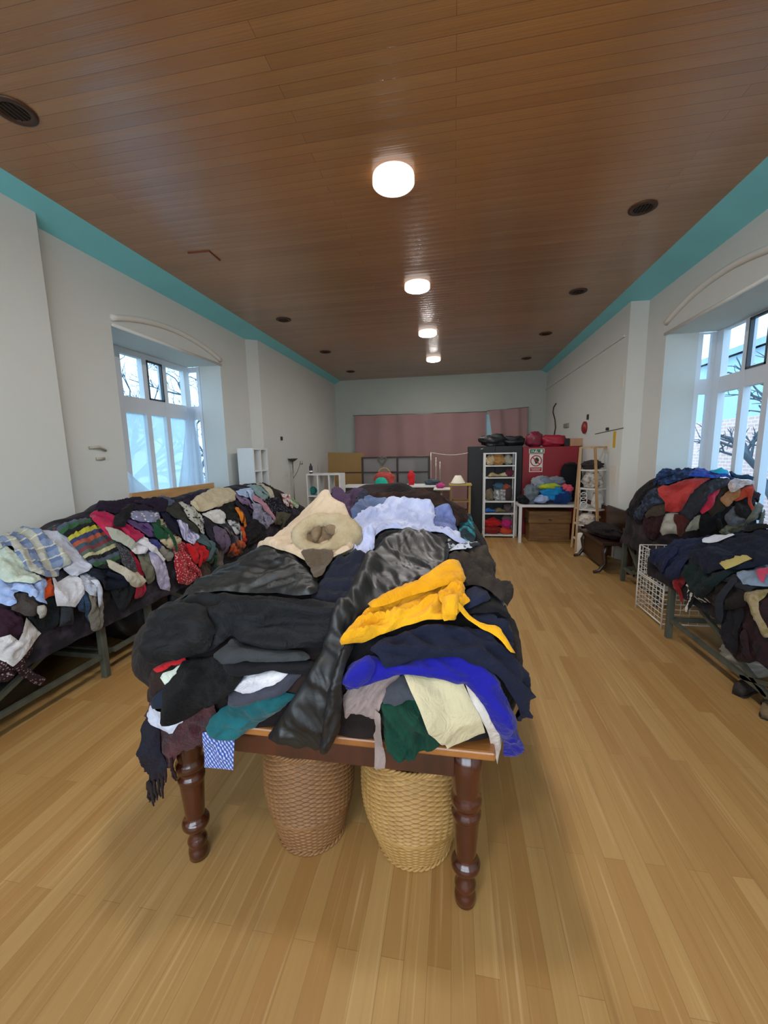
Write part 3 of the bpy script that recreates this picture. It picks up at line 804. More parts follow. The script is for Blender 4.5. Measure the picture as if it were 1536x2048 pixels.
# ---- ornament table with white shade, plastic tub and pink bundle
y = 8.15; zt_ = atY(920, 969, y)[2]; a, b = atY(898, 969, y)[0], atY(944, 969, y)[0]
M_pine = wood('pine', '8c6a3a', 'b08a50', .5)
r = empty('side_table', ((a + b) / 2, y + .2, 0), 'small pine side table left of the black cabinet', 'table')
part(MB().box(a, b, y, y + .45, zt_ - .03, zt_, bev=.004), 'tabletop', plain('yellow_top', 'b49a46', .5), r)
for xx in (a + .04, b - .04):
    for yy in (y + .04, y + .41): part(MB().box(xx - .02, xx + .02, yy - .02, yy + .02, 0, zt_ - .03), 'leg', M_pine, r)
part(MB().box(a + .04, b - .04, y + .03, y + .42, zt_ - .36, zt_ - .34), 'shelf_board', M_pine, r)
c = atY(916, 968, y + .2)
r = empty('lampshade', (c[0], y + .2, zt_), 'white conical lampshade set down on the pine side table', 'lampshade')
part(MB().lathe([(.16, 0), (.06, .17), (.055, .17), (.155, 0)], (c[0], y + .2, zt_), 30, False), 'cone', plain('cream_shade', 'e8e0cc', .7), r, True)
part(MB().lathe([(.162, 0), (.162, .012), (.155, .014)], (c[0], y + .2, zt_), 30, False), 'band', plain('grey_band', '55524a', .7), r, True, 'dark trim band')
c = atY(884, 985, 7.9)
r = empty('plastic_tub', (c[0], 7.9, 0), 'clear plastic storage tub stacked beside the pine side table', 'tub')
part(MB().box(c[0] - .15, c[0] + .15, 7.75, 8.1, c[2] - .55, c[2] + .06, bev=.02), 'body', glass('cloudy_plastic', (.75, .75, .72, 1), .15), r)
part(MB().box(c[0] - .16, c[0] + .16, 7.74, 8.11, c[2] + .06, c[2] + .085, bev=.006), 'lid', M_white3, r); zlid = c[2] + .085
part(MB().box(c[0] - .17, c[0] + .17, 7.73, 8.12, 0, c[2] - .55), 'plinth', M_card, r, label='brown cardboard carton it stands on')
c = atY(881, 972, 7.92); c[2] = zlid + .004
tag(at_base(MB().blob((c[0], 7.92, c[2] + .045), (.09, .08, .05), 6, .3).build('wool_bundle', fabric('c04080'), None, True), (c[0], 7.92, c[2])), 'small magenta wool bundle on top of the plastic tub', 'wool')
# cord strung from the screen to the cabinet
p0, p1 = atY(862, 905, 9.3), atY(966, 897, 8.73)
pts = [tuple(Vector(p0).lerp(Vector(p1), i / 16) - Vector((0, 0, .09 * math.sin(PI * i / 16)))) for i in range(17)]
tag(at_base(MB().tube(pts, .006, 6).build('string_cord', M_white3, None, True), p0), 'thin white cord strung from the dark screen to the black cabinet', 'cord')
r = empty('clothes_rail', (atY(868, 950, 8.7)[0], 8.7, 0), 'chrome rail uprights standing at the right end of the dark screen', 'clothes rail')
m = MB()
for px in (862, 872, 880): xx = atY(px, 950, 8.7)[0]; m.tube([(xx, 8.7, 0), (xx, 8.7, atY(px, 905 + (px - 862), 8.7)[2])], .012, 8)
part(m, 'upright', M_steel, r, True)
xa, xb = atY(862, 950, 8.7)[0], atY(880, 950, 8.7)[0]; part(MB().tube([(xa, 8.7, .9), (xb, 8.7, .9)], .01, 8).tube([(xa, 8.7, .3), (xb, 8.7, .3)], .01, 8), 'crossbar', M_steel, r, True)

# ---- black cabinet, red cabinet and what is on and around them
M_black = plain('matt_black', '17181b', .6, var=.15); M_red = plain('crimson_panel', '8c0f1c', .5, var=.10, nscale=2)
y = 8.75; xa, xb, xc_ = atY(936, 950, y)[0], atY(1044, 950, y)[0], min(atY(1178, 950, y)[0], XR_REAR - .09)
zt_ = atY(1100, 893, y)[2]; zb_ = atY(955, 893, y)[2]
r = empty('black_cabinet', ((xa + xb) / 2, y + .25, 0), 'tall plain black cabinet behind the white shoe rack', 'cabinet')
part(MB().box(xa, xb, y + .02, y + .5, 0, zb_, bev=.004), 'body', M_black, r)
part(MB().box(xa + .01, (xa + xb) / 2 - .004, y, y + .02, .08, zb_ - .01, bev=.003), 'door', M_black, r)
part(MB().box((xa + xb) / 2 + .004, xb - .01, y, y + .02, .08, zb_ - .01, bev=.003), 'door', M_black, r)
r = empty('red_cabinet', ((xb + xc_) / 2, y + .25, 0), 'tall crimson red cabinet behind the white table', 'cabinet')
part(MB().box(xb + .005, xc_, y + .02, y + .5, 0, zt_, bev=.004), 'body', M_red, r)
part(MB().box(xb + .012, xc_ - .01, y, y + .02, .06, zt_ - .004, bev=.003), 'door', M_red, r)
part(MB().box(xc_, xc_ + .05, y + .1, y + .5, 0, zt_ + .08), 'end_post', M_dado, r, label='brown end post')
# safety signs on the red door
M_sg = plain('sign_green', '1d6b46', .5, var=.03); M_sw = plain('sign_white', 'e6e2da', .5, var=.02); M_sr = plain('sign_red', 'b3222b', .5, var=.03); M_sk = plain('sign_black', '201c1c', .6)
def sgn(px, v): return atY(px, v, y - .004)
a, b = sgn(1058, 907), sgn(1089, 897)
x0, x1, z0, z1 = a[0], b[0], a[2], b[2]
r = empty('exit_sign', ((x0 + x1) / 2, y - .003, z0), 'small green emergency exit sign with white pictograms on the red cabinet', 'sign')
part(MB().box(x0, x1, y - .004, y - .001, z0, z1), 'plate', M_sw, r)
w_, h_ = x1 - x0, z1 - z0
def sq(u0, u1, v0, v1, d): return (x0 + w_ * u0, x0 + w_ * u1, y - .004 - d, y - .004, z0 + h_ * v0, z0 + h_ * v1)
part(MB().box(*sq(.04, .96, .1, .9, .001)), 'field', M_sg, r, label='green field')
m = MB()
m.box(*sq(.74, .88, .22, .78, .002))                                   # door
m.box(*sq(.40, .46, .24, .6, .002)).box(*sq(.42, .56, .4, .5, .002)).box(*sq(.44, .50, .64, .78, .002)).box(*sq(.34, .42, .22, .34, .002)).box(*sq(.48, .58, .24, .32, .002))   # running figure
m.box(*sq(.12, .26, .44, .56, .002)); m.add([(x0 + w_ * .26, y - .006, z0 + h_ * .28), (x0 + w_ * .33, y - .006, z0 + h_ * .5), (x0 + w_ * .26, y - .006, z0 + h_ * .72)], [(0, 1, 2)])
part(m, 'pictogram', M_sw, r, label='white running figure, arrow and door')
a, b = sgn(1058, 944), sgn(1086, 908)
x0, x1, z0, z1 = a[0], b[0], a[2], b[2]; w_, h_ = x1 - x0, z1 - z0
r = empty('prohibition_sign', ((x0 + x1) / 2, y - .003, z0), 'white no entry notice with red crossed circle on the red cabinet', 'sign')
part(MB().box(x0, x1, y - .004, y - .001, z0, z1), 'plate', M_sw, r)
part(MB().box(*sq(.06, .94, .04, .26, .001)), 'text_panel', M_sr, r, label='red panel with white lines of writing')
m = MB()
for k, (u0, u1) in enumerate(((.14, .86), (.2, .8))): m.box(*sq(u0, u1, .17 - k * .07, .195 - k * .07, .002))
part(m, 'text_line', M_sw, r)
cx, cz, rr = x0 + w_ * .5, z0 + h_ * .63, w_ * .40
m = MB(); m.box(cx - .018, cx + .030, y - .006, y - .004, cz - .06, cz + .005).lathe([(0, 0)], (0, 0, 0), 3, False)
hand = [(cx + .012 + .045 * math.cos(t_), cz + .01 + .05 * math.sin(t_)) for t_ in [2 * PI * i / 16 for i in range(16)]]
m.add([(p, y - .0062, q_) for p, q_ in hand], [tuple(range(15, -1, -1))]); m.box(cx - .04, cx - .022, y - .006, y - .004, cz + .0, cz + .05).box(cx + .01, cx + .022, y - .006, y - .004, cz + .04, cz + .085)
part(m, 'figure', M_sk, r, label='black raised hand figure')
m = MB()
ring = [(cx + rr * math.cos(t_), y - .008, cz + rr * math.sin(t_)) for t_ in [2 * PI * i / 40 for i in range(41)]]
m.tube(ring, .010, 6, False); m.bar((cx - rr * .7, y - .008, cz + rr * .7), (cx + rr * .7, y - .008, cz - rr * .7), .006, .02)
part(m, 'ring', M_sr, r, label='red circle with diagonal bar')
# on top of the cabinets
zt2 = max(zt_, zb_)
bag('bin_bag', 985, 893, y + .2, .55, .26, .4, '16181a', 'black rubbish bag on the left end of the black cabinet', z=zb_, seed=21, glossy=True, amp=.35)
bag('bin_bag', 1025, 893, y + .24, .5, .20, .4, '1d1f22', 'flatter black rubbish bag beside the crimson bag on the cabinets', z=zb_, seed=22, glossy=True, amp=.35)
bag('carrier_bag', 1068, 893, y + .25, .36, .32, .34, '7a1f36', 'round maroon plastic bag on top of the red cabinet', z=zt_, seed=23, glossy=True)
bag('carrier_bag', 1106, 893, y + .22, .50, .25, .36, 'a32437', 'wide crimson plastic bag on top of the red cabinet', z=zt_, seed=24, glossy=True)
c = atY(1131, 893, y + .2); tag(at_base(MB().box(c[0] - .05, c[0] + .05, y + .1, y + .35, zt_ + .001, zt_ + .16, bev=.004).build('black_case', M_black), (c[0], y + .2, zt_)), 'small black case between crimson bag and cardboard box', 'case')
a, b = atY(1137, 893, y + .2)[0], atY(1168, 893, y + .2)[0]
r = empty('cardboard_box', ((a + b) / 2, y + .25, zt_), 'peach cardboard box on the right end of the red cabinet', 'box')
part(MB().box(a, b, y + .08, y + .4, zt_ + .001, zt_ + .155, bev=.003), 'body', plain('peach_card', 'b98d6c', .8), r)
part(MB().box(a - .002, b + .002, y + .225, y + .255, zt_ + .154, zt_ + .157), 'tape', plain('tape', 'c9a582', .4), r)

# ---- white shoe rack
y = 8.34; xa, xb = atY(968, 980, y)[0], atY(1031, 980, y)[0]; zt_ = atY(968, 906, y)[2]
r = empty('shoe_rack', ((xa + xb) / 2, y + .15, 0), 'white metal rack with five shelves of shoes and bags', 'rack')
for xx in (xa + .012, xb - .012):
    for yy in (y + .012, y + .33): part(MB().box(xx - .014, xx + .014, yy - .014, yy + .014, 0, zt_), 'upright', M_white2, r)
shz = [.035] + [atY(1000, v, y)[2] for v in (1029, 1003, 981, 955, 932)] + [zt_ - .02]
shz = [.035, atY(1000, 1029, y)[2], atY(1000, 1005, y)[2], atY(1000, 957, y)[2], atY(1000, 933, y)[2], zt_ - .025]
for z in shz: part(MB().box(xa + .02, xb - .02, y, y + .34, z, z + .022), 'shelf_board', M_white2, r)
def shoe(x, yy, z, L, rz, col, label, group='things on the white rack', name='shoe', cat='shoe', hgt=.1):
    m = MB(); n = 14; vs = []; fs = []
    prof_ = [(0, .30, .55), (.12, .42, .9), (.3, .40, 1.0), (.5, .38, .72), (.7, .48, .52), (.88, .44, .42), (1.0, .2, .22)]
    for (u, w, h) in prof_:
        for k in range(n):
            a = 2 * PI * k / n; vs.append(((u - .5) * L, .5 * w * L * .75 * math.cos(a), max(0, hgt * h * (.5 + .5 * math.sin(a)))))
    for i in range(len(prof_) - 1):
        for k in range(n): fs.append((i * n + k, (i + 1) * n + k, (i + 1) * n + (k + 1) % n, i * n + (k + 1) % n))
    fs += [tuple(range(n)), tuple(range((len(prof_) - 1) * n + n - 1, (len(prof_) - 1) * n - 1, -1))]
    m.add(vs, fs); o = m.build(name, fabric(col, rough=.6), None, True); o.location = (x, yy, z); o.rotation_euler = (0, 0, rz)
    tag(o, label, cat, group)
    so = MB(); pts = [( (u - .5) * L, .5 * w * L * .78, 0) for u, w, h in prof_] + [((u - .5) * L, -.5 * w * L * .78, 0) for u, w, h in reversed(prof_)]
    nn = len(pts); so.add([(a, b, .0) for a, b, c in pts] + [(a, b, .014) for a, b, c in pts], [tuple(range(nn - 1, -1, -1)), tuple(range(nn, 2 * nn))] + [(i, (i + 1) % nn, nn + (i + 1) % nn, nn + i) for i in range(nn)])
    s2 = so.build('sole', plain('rubber_sole', '2a2624', .7)); s2.parent = o
    return o
def heap(name, x, yy, z, r3, col, label, group, cat, seed, pat=None, glossy=False, col2='ffffff', amp=.32):
    o = MB().blob((x, yy, z + r3[2] * .86), r3, seed, amp, 2.0, 22).build(name, fabric(col, pat, col2, glossy=glossy), None, True)
    me = o.data
    for vtx in me.vertices: vtx.co.z = max(vtx.co.z, z + .002)
    return tag(at_base(o, (x, yy, z)), label, cat, group)
G = 'things on the white rack'
xm = (xa + xb) / 2; W_ = xb - xa; yy = y + .17
z = shz[4] + .023
heap('handbag', xm - .02, yy, z, (.13, .12, .13), 'b78a52', 'tan handbag on the top shelf of the white rack', G, 'bag', 31)
heap('handbag', xm - .17, yy, z, (.09, .12, .12), 'cdb48c', 'beige handbag at the left of the rack top shelf', G, 'bag', 32)
heap('handbag', xm + .17, yy, z, (.10, .12, .12), 'a8a594', 'grey-cream handbag at the right of the rack top shelf', G, 'bag', 33)
z = shz[3] + .023
shoe(xm - .08, yy - .05, z, .3, .5, 'bda67e', 'beige ankle shoe lying on the second shelf of the rack')
shoe(xm + .05, yy + .02, z + .0, .3, -.35 + PI, 'd0bd94', 'cream shoe beside the beige one on the second rack shelf')
heap('purse', xm + .20, yy, z, (.08, .12, .09), '6a2a3c', 'dark wine purse at the right of the second rack shelf', G, 'bag', 34)
z = shz[2] + .023
heap('cloth_bag', xm - .18, yy + .02, z, (.09, .12, .13), '776c58', 'khaki cloth bag on the tall middle rack shelf', G, 'bag', 35)
heap('cloth_bag', xm + .05, yy + .03, z, (.17, .11, .15), '8b8c8e', 'silver-grey bag in the tall middle rack shelf', G, 'bag', 36, 'patch', col2='d8d8da')
heap('cloth_bag', xm + .01, yy - .0, z + .235, (.12, .1, .07), '3f6a80', 'steel blue bag on top of the grey bag in the rack', G, 'bag', 37)
heap('cloth_bag', xm + .19, yy, z + .0, (.08, .12, .16), '4d3f40', 'dark mauve bag at the right of the tall rack shelf', G, 'bag', 38)
heap('pouch', xm + .14, yy, z + .23, (.1, .09, .06), 'a3523f', 'rust red pouch on top of the dark mauve bag', G, 'bag', 39)
z = shz[1] + .023
shoe(xm - .15, yy - .04, z, .27, .4, '2a6ab8', 'bright blue shoe on the fourth shelf of the rack')
shoe(xm - .05, yy + .04, z, .28, 2.8, '60616a', 'grey trainer next to the bright blue shoe')
shoe(xm + .07, yy - .03, z, .28, .3, '7c7350', 'olive shoe in the middle of the fourth rack shelf')
heap('pouch', xm + .19, yy, z, (.09, .12, .09), '62555a', 'mauve-grey pouch on the fourth rack shelf', G, 'bag', 40)
z = shz[0] + .023
heap('bag', xm - .12, yy, z, (.17, .13, .09), '8f2320', 'dark red bag lowest on the bottom rack shelf', G, 'bag', 41)
heap('bag', xm - .10, yy + .01, z + .14, (.18, .12, .10), 'c8252c', 'scarlet bag on top of the dark red bag', G, 'bag', 42)
heap('bag', xm + .15, yy, z + .0, (.13, .13, .07), 'd4502f', 'orange-red bag at the right of the bottom rack shelf', G, 'bag', 43)
heap('bag', xm + .17, yy - .02, z + .11, (.11, .11, .11), 'c02a78', 'magenta bag on the bottom shelf of the rack', G, 'bag', 44)
heap('bag', xm + .18, yy + .02, z + .28, (.10, .1, .06), '77706c', 'grey bag on top of the magenta bag', G, 'bag', 45)

# ---- white table with chest and clothes heap
y0 = 7.90; xa, xb = atY(1043, 1040, y0)[0], min(atY(1203, 1015, y0)[0], XR_REAR - .04); zt_ = .735; y1 = 8.55
r = empty('white_table', ((xa + xb) / 2, (y0 + y1) / 2, 0), 'plain white table with square legs in front of the red cabinet', 'table')
part(MB().box(xa - .05, xb, y0, y1, zt_ - .04, zt_, bev=.003), 'tabletop', M_white2, r)
for xx in (xa - .02, xb - .03):
    for yy in (y0 + .03, y1 - .03): part(MB().box(xx - .026, xx + .026, yy - .026, yy + .026, 0, zt_ - .04), 'leg', M_white2, r)
ca, cb = atY(1057, 1050, 8.05)[0], atY(1143, 1050, 8.05)[0]
r = empty('wooden_chest', ((ca + cb) / 2, 8.25, 0), 'old pine chest with a lid standing under the white table', 'chest')
M_chest = wood('chest_pine', '5e3f1c', '8a6230', .55, (.6, 2, 6))
part(MB().box(ca + .02, cb - .02, 8.07, 8.5, .03, .36, bev=.006), 'body', M_chest, r)
lid = part(MB().box(ca, cb, 8.05, 8.52, .36, .60, bev=.012), 'lid', M_chest, r)
part(MB().box(ca, cb, 8.045, 8.52, 0, .05, bev=.004), 'plinth', M_chest, r)
part(MB().box(ca - .03, ca, 8.2, 8.36, .36, .42, bev=.006).box(cb, cb + .03, 8.2, 8.36, .36, .42, bev=.006), 'handle', M_iron, r)
part(MB().lathe([(.03, 0), (.03, .01)], ((ca + cb) / 2, 8.04, .43), 12), 'lock', M_iron, lid)
G = 'clothes heaped on the white table'
def hp2(px, v, w, h, col, seed, label, dy=.3, d=.2, name='jumper', cat='clothing', **k):
    p = atY(px, v, y0 + dy); kk = w / 798 * (y0 + dy) / 2; hh = h / 798 * (y0 + dy) / 2
    zb0 = max(zt_, p[2] - hh * .86)
    return heap(name, p[0], y0 + dy, zb0, (kk, d, hh), col, label, G, cat, seed, **k)
hp2(1085, 1000, 62, 26, '2c2545', 51, 'dark violet top at the bottom of the heap on the white table', .3)
hp2(1118, 998, 44, 34, '123a78', 52, 'deep blue jacket at the right of the heap on the white table', .28, .22)
hp2(1062, 990, 28, 40, '66727c', 53, 'slate grey top at the left edge of the heap', .26)
hp2(1094, 972, 60, 34, '6f7e8e', 54, 'blue-grey jacket in the middle of the heap', .36, .2)
hp2(1105, 986, 46, 30, '1b86c4', 55, 'bright sky blue top across the heap on the white table', .22, .18)
hp2(1097, 973, 44, 12, 'a6b82c', 56, 'lime green strip of clothing across the heap', .21, .14)
hp2(1083, 999, 26, 16, '9fb4d8', 57, 'pale blue and white cloth low at the front of the heap', .13, .1)
hp2(1078, 965, 30, 26, '8d949c', 58, 'light grey hood on the top left of the heap', .34, .16)
hp2(1110, 963, 34, 20, '757c8a', 59, 'pewter grey top on the crown of the heap', .4, .16)
hp2(1132, 978, 24, 18, 'e0526a', 60, 'coral pink cloth at the right of the heap', .26, .13)
hp2(1048, 1003, 26, 20, '16181c', 61, 'black top spilling at the left end of the white table', .25, .15)
# black jacket on a stand between table and ladder shelf
p = atY(1143, 970, 8.5)
r = empty('black_jacket', (p[0], 8.6, zt_), 'black jacket slumped against the red cabinet beside the ladder shelf', 'jacket')
part(MB().blob((p[0], 8.55, zt_ + .36), (.21, .13, .42), 71, .16, 1.6, 26, .8), 'body', fabric('121317'), r, True)
part(MB().blob((p[0] + .12, 8.5, zt_ + .33), (.09, .1, .32), 72, .15, 1.6, 18), 'sleeve', fabric('15161a'), r, True)
part(MB().blob((p[0] - .02, 8.52, zt_ + .74), (.10, .09, .05), 73, .2, 1.6, 14), 'collar', fabric('1b1c21'), r, True)

# ---- ladder shelf
M_lad = wood('beech', 'a27c50', 'c39d6d', .5, (3, 3, .6))
yb0 = 7.10; xa, xb = atY(1159, 1105, yb0)[0], atY(1207, 1105, yb0)[0]
ztl = 1.80
r = empty('ladder_shelf', ((xa + xb) / 2 + .15, yb0 + .25, 0), 'leaning beech ladder shelf with white shelves beside the right wall', 'shelf')
fl0, fl1 = Vector((xa, yb0 + .22, 0)), Vector((atY(1187, 900, yb0 + .4)[0] - .2, yb0 + .42, ztl))
fr0, fr1 = Vector((xa + .30, yb0, 0)), Vector((atY(1195, 900, yb0 + .2)[0], yb0 + .32, ztl))
bl0, bl1 = fl0 + Vector((.02, .32, 0)), fl1 + Vector((.02, .1, 0))
br0, br1 = Vector((xa + .56, yb0 + .3, 0)), Vector((xa + .60, yb0 + .42, ztl))
for p, q_ in ((fl0, fl1), (fr0, fr1), (bl0, bl1), (br0, br1)): part(MB().bar(p, q_, .036, .036), 'upright', M_lad, r)
part(MB().bar(fl1, fr1, .03).bar(fr1, br1, .03).bar(fl1, bl1, .03).bar(bl1, br1, .03), 'top_rail', M_lad, r)
lz = [.20, .47, .74, 1.10, 1.42]
M_shw = plain('white_shelf_board', 'd9d4ca', .5)
shelfc = []
for z in lz:
    f = z / ztl; A = fl0.lerp(fl1, f); B = fr0.lerp(fr1, f); C = br0.lerp(br1, f); D = bl0.lerp(bl1, f)
    m = MB(); m.add([A, B, C, D] + [v - Vector((0, 0, .022)) for v in (A, B, C, D)], [(0, 1, 2, 3), (7, 6, 5, 4), (0, 4, 5, 1), (1, 5, 6, 2), (2, 6, 7, 3), (3, 7, 4, 0)])
    part(m, 'shelf_board', M_shw, r); shelfc.append((A + B + C + D) / 4)
G = 'things on the ladder shelf'
c = shelfc[4]; heap('handbag', c.x, c.y, c.z + .002, (.17, .10, .09), '3a3230', 'dark brown handbag on the top tier of the ladder shelf', G, 'bag', 81)
c = shelfc[3]; heap('tote_bag', c.x + .02, c.y, c.z + .002, (.17, .10, .15), 'c9c2b8', 'pale grey tote bag on the second tier of the ladder shelf', G, 'bag', 82, 'patch', col2='8a837c')
c = shelfc[2]
m = MB()
for k in range(4):
    pts = [(c.x - .12 + .055 * math.cos(a) + .004 * k, c.y - .04 + .03 * k, c.z + .07 + .075 * k + .06 * math.sin(a)) for a in [2 * PI * i / 24 for i in range(25)]]; m.tube(pts, .008, 6, False)
tag(at_base(m.build('coiled_cable', M_white2, None, True), (c.x - .12, c.y, c.z)), 'white coiled cable standing on the middle tier of the ladder shelf', 'cable')
heap('carrier_bag', c.x + .12, c.y + .03, c.z + .002, (.10, .10, .15), 'd4d2cc', 'white carrier bag behind the coiled cable', G, 'bag', 83)
c = shelfc[1]; heap('paper_stack', c.x - .03, c.y, c.z + .002, (.17, .10, .10), 'd9cfc0', 'crumpled cream papers and bags on the fourth tier', G, 'papers', 84, 'print', col2='c99a98', amp=.5)
c = shelfc[0]; heap('cloth', c.x, c.y, c.z + .002, (.18, .10, .05), 'c8c0a8', 'folded cream cloth on the lowest tier of the ladder shelf', G, 'cloth', 85)
# white heater on the floor
p = atZ(1166, 1107, 0); hxx, hyy = p[0], p[1]
r = empty('fan_heater', (hxx, hyy, 0), 'small white upright heater on the floor at the foot of the ladder shelf', 'heater')
part(MB().box(hxx - .085, hxx + .085, hyy - .07, hyy + .07, .015, .36, rz=.5, bev=.018), 'housing', M_white3, r, True)
part(MB().box(hxx - .095, hxx + .095, hyy - .08, hyy + .08, 0, .018, rz=.5), 'foot', M_white3, r)
m = MB()
for z in (.22, .29):
    m.tube([(hxx - .005 + (.02 + .03 * math.cos(a)), hyy - .088 + .012 * math.cos(a), z + .026 * math.sin(a)) for a in [2 * PI * i / 20 for i in range(21)]], .004, 5, False)
part(m, 'dial', M_sk, r, True)

# ---- dark pew against the right wall
M_pew = wood('dark_oak', '1e0f08', '3a1f10', .4, (3, .6, 3), .2)
px0, px1, py0, py1 = 2.06, 2.53, 5.93, 7.0
r = empty('dark_bench', ((px0 + px1) / 2, (py0 + py1) / 2, 0), 'dark oak bench with panelled back against the right wall', 'bench')
part(MB().box(px0, px1 - .05, py0, py1, .42, .465, bev=.006), 'seat', M_pew, r)
part(MB().box(px1 - .06, px1 - .02, py0, py1, .3, .86, bev=.006), 'backrest', M_pew, r)
part(MB().box(px0 + .06, px0 + .09, py0 + .05, py1 - .05, .08, .42), 'front_panel', M_pew, r)
for yy in (py0 + .06, py1 - .06):
    pts = [(px0 + .10, yy, .42), (px0 + .05, yy, .3), (px0 + .07, yy, .15), (px0 + .0, yy, .04), (px0 - .08, yy, .018)]
    part(MB().tube(pts, [.035, .04, .03, .026, .018], 10), 'leg', M_pew, r, True)
    part(MB().box(px1 - .1, px1 - .05, yy - .025, yy + .025, 0, .42), 'leg', M_pew, r)
heap('dark_throw', px0 + .2, py0 + .55, .467, (.20, .50, .09), '1c130f', 'very dark brown throw bundled on the oak bench', None, 'throw', 91)


# ---- fittings on the right wall
xw = XR_REAR
def onwall(name, px, v, w, h, m_, label, cat, d=.02, shape='box'):
    p = atX(px, v, xw)
    mb = MB()
    if shape == 'box': mb.box(xw - d, xw + .001, p[1] - w / 2, p[1] + w / 2, p[2] - h / 2, p[2] + h / 2, bev=min(d, w, h) * .2)
    else:
        mb.lathe([(0, 0), (w / 2, 0), (w / 2, d * .6), (w * .3, d), (0, d)], (0, 0, 0), 24, False)
        mb.v = [(xw - c_z, p[1] + a_, p[2] + b_) for a_, b_, c_z in mb.v]
    o = mb.build(name, m_, None, shape != 'box'); return tag(at_base(o, (xw, p[1], p[2])), label, cat)
onwall('wall_mounted_bell', 1171, 855, .24, .22, plain('bell_red', '8d2b26', .4), 'round red fire alarm bell on the right wall', 'alarm', .06, 'disc')
onwall('wall_clip', 1134, 851, .34, .09, plain('grey_putty', '8b8780', .6), 'grey bracket on the right wall left of the red bell', 'bracket', .04)
onwall('wall_hook', 1177, 834, .05, .10, M_sk, 'small black hook above the red bell', 'hook', .03)
onwall('yellow_sticker', 1229, 879, .10, .26, plain('sticker_yellow', 'c9a41e', .5), 'tall yellow sticker on the right wall above the ladder shelf', 'sticker', .006)
onwall('black_peg', 1217, 858, .05, .05, M_sk, 'black peg in the thin line scratched on the right wall', 'peg', .04)
for px, v, w, h, lb in ((1215, 893, .34, .22, 'faint white paper notice below the yellow sticker'), (1226, 950, .28, .3, 'pale paper notice on the right wall behind the ladder shelf'), (1245, 760, .10, .22, 'blank white wall plate high on the right wall')):
    onwall('paper_notice', px, v, w, h, plain('faded_paper', 'd3cfc2', .7, var=.03), lb, 'notice', .006)
p, q_ = atX(1190, 868, xw - .006), atX(1246, 856, xw - .006)
tag(at_base(MB().tube([p, q_], .007, 6).build('wall_wire', plain('wire_brown', '6b6253', .6)), p), 'thin wire pinned slanting across the right wall', 'wire')
pts = [atX(a, b, xw - .015) for a, b in ((1112, 807), (1107, 815), (1106, 825), (1110, 840), (1111, 855), (1108, 872))]
tag(at_base(MB().tube(pts, .016, 8).build('hanging_cable', plain('cable_brown', '4a3b30', .6), None, True), pts[0]), 'dark cable hanging down the right wall in the rear corner', 'cable')
p = atX(562, 877, XL_REAR)
tag(at_base(MB().box(XL_REAR, XL_REAR + .03, p[1] - .03, p[1] + .03, p[2] - .04, p[2] + .04, bev=.006).build('black_stud', M_sk), p), 'small black stud on the left wall past the cube shelf', 'stud')
p = atX(198, 905, XL_REC)
tag(at_base(MB().tube([(XL_REC + .01, p[1] - .12, p[2] + .05), (XL_REC + .03, p[1] - .02, p[2] + .06), (XL_REC + .01, p[1] + .08, p[2] + .02)], .014, 8).box(XL_REC, XL_REC + .02, p[1] - .05, p[1] + .05, p[2] - .08, p[2] - .05).build('wall_bracket', plain('painted_bracket', 'b9b3a0', .6), None, True), p), 'painted-over bracket stub on the left wall before the window', 'bracket')

# ---- dusty pink curtain across the rear wall
M_pink = plain('dusty_pink_cloth', 'a78583', .95, var=.06, nscale=3)
def curtain(px0_, px1_, vt0, vt1, label, seed, pull=0):
    yy = YR - .12; a, b = atY(px0_, vt0, yy), atY(px1_, vt1, yy)
    m = cloth_sheet((a[0] + pull, yy, .05), (b[0], yy, .05), tuple(b), tuple(a), 160, 30, .035, (b[0] - a[0]) * 9, seed)
    r = empty('pink_curtain', ((a[0] + b[0]) / 2, yy, 0), label, 'curtain')
    part(m, 'drape', M_pink, r, True)
    part(MB().tube([(a[0] - .05, yy + .03, a[2] + .01), (b[0] + .03, yy + .03, b[2] + .01)], .012, 8), 'rail', M_steel, r, True)
    return r
curtain(709, 972, 832, 824, 'wide dusty pink curtain across the rear wall', 3)
curtain(978, 1056, 822, 815, 'short dusty pink curtain pulled aside at the right of the rear wall', 8, .42)
a, b = atY(958, 830, YR), atY(1008, 905, YR)
struct(MB().box(a[0], b[0], YR - .03, YR - .004, b[2] - .6, a[2]), 'window_3', plain('pale_blue_pane', '9cc4cf', .3), label='pale blue pane glimpsed between the two pink curtains')
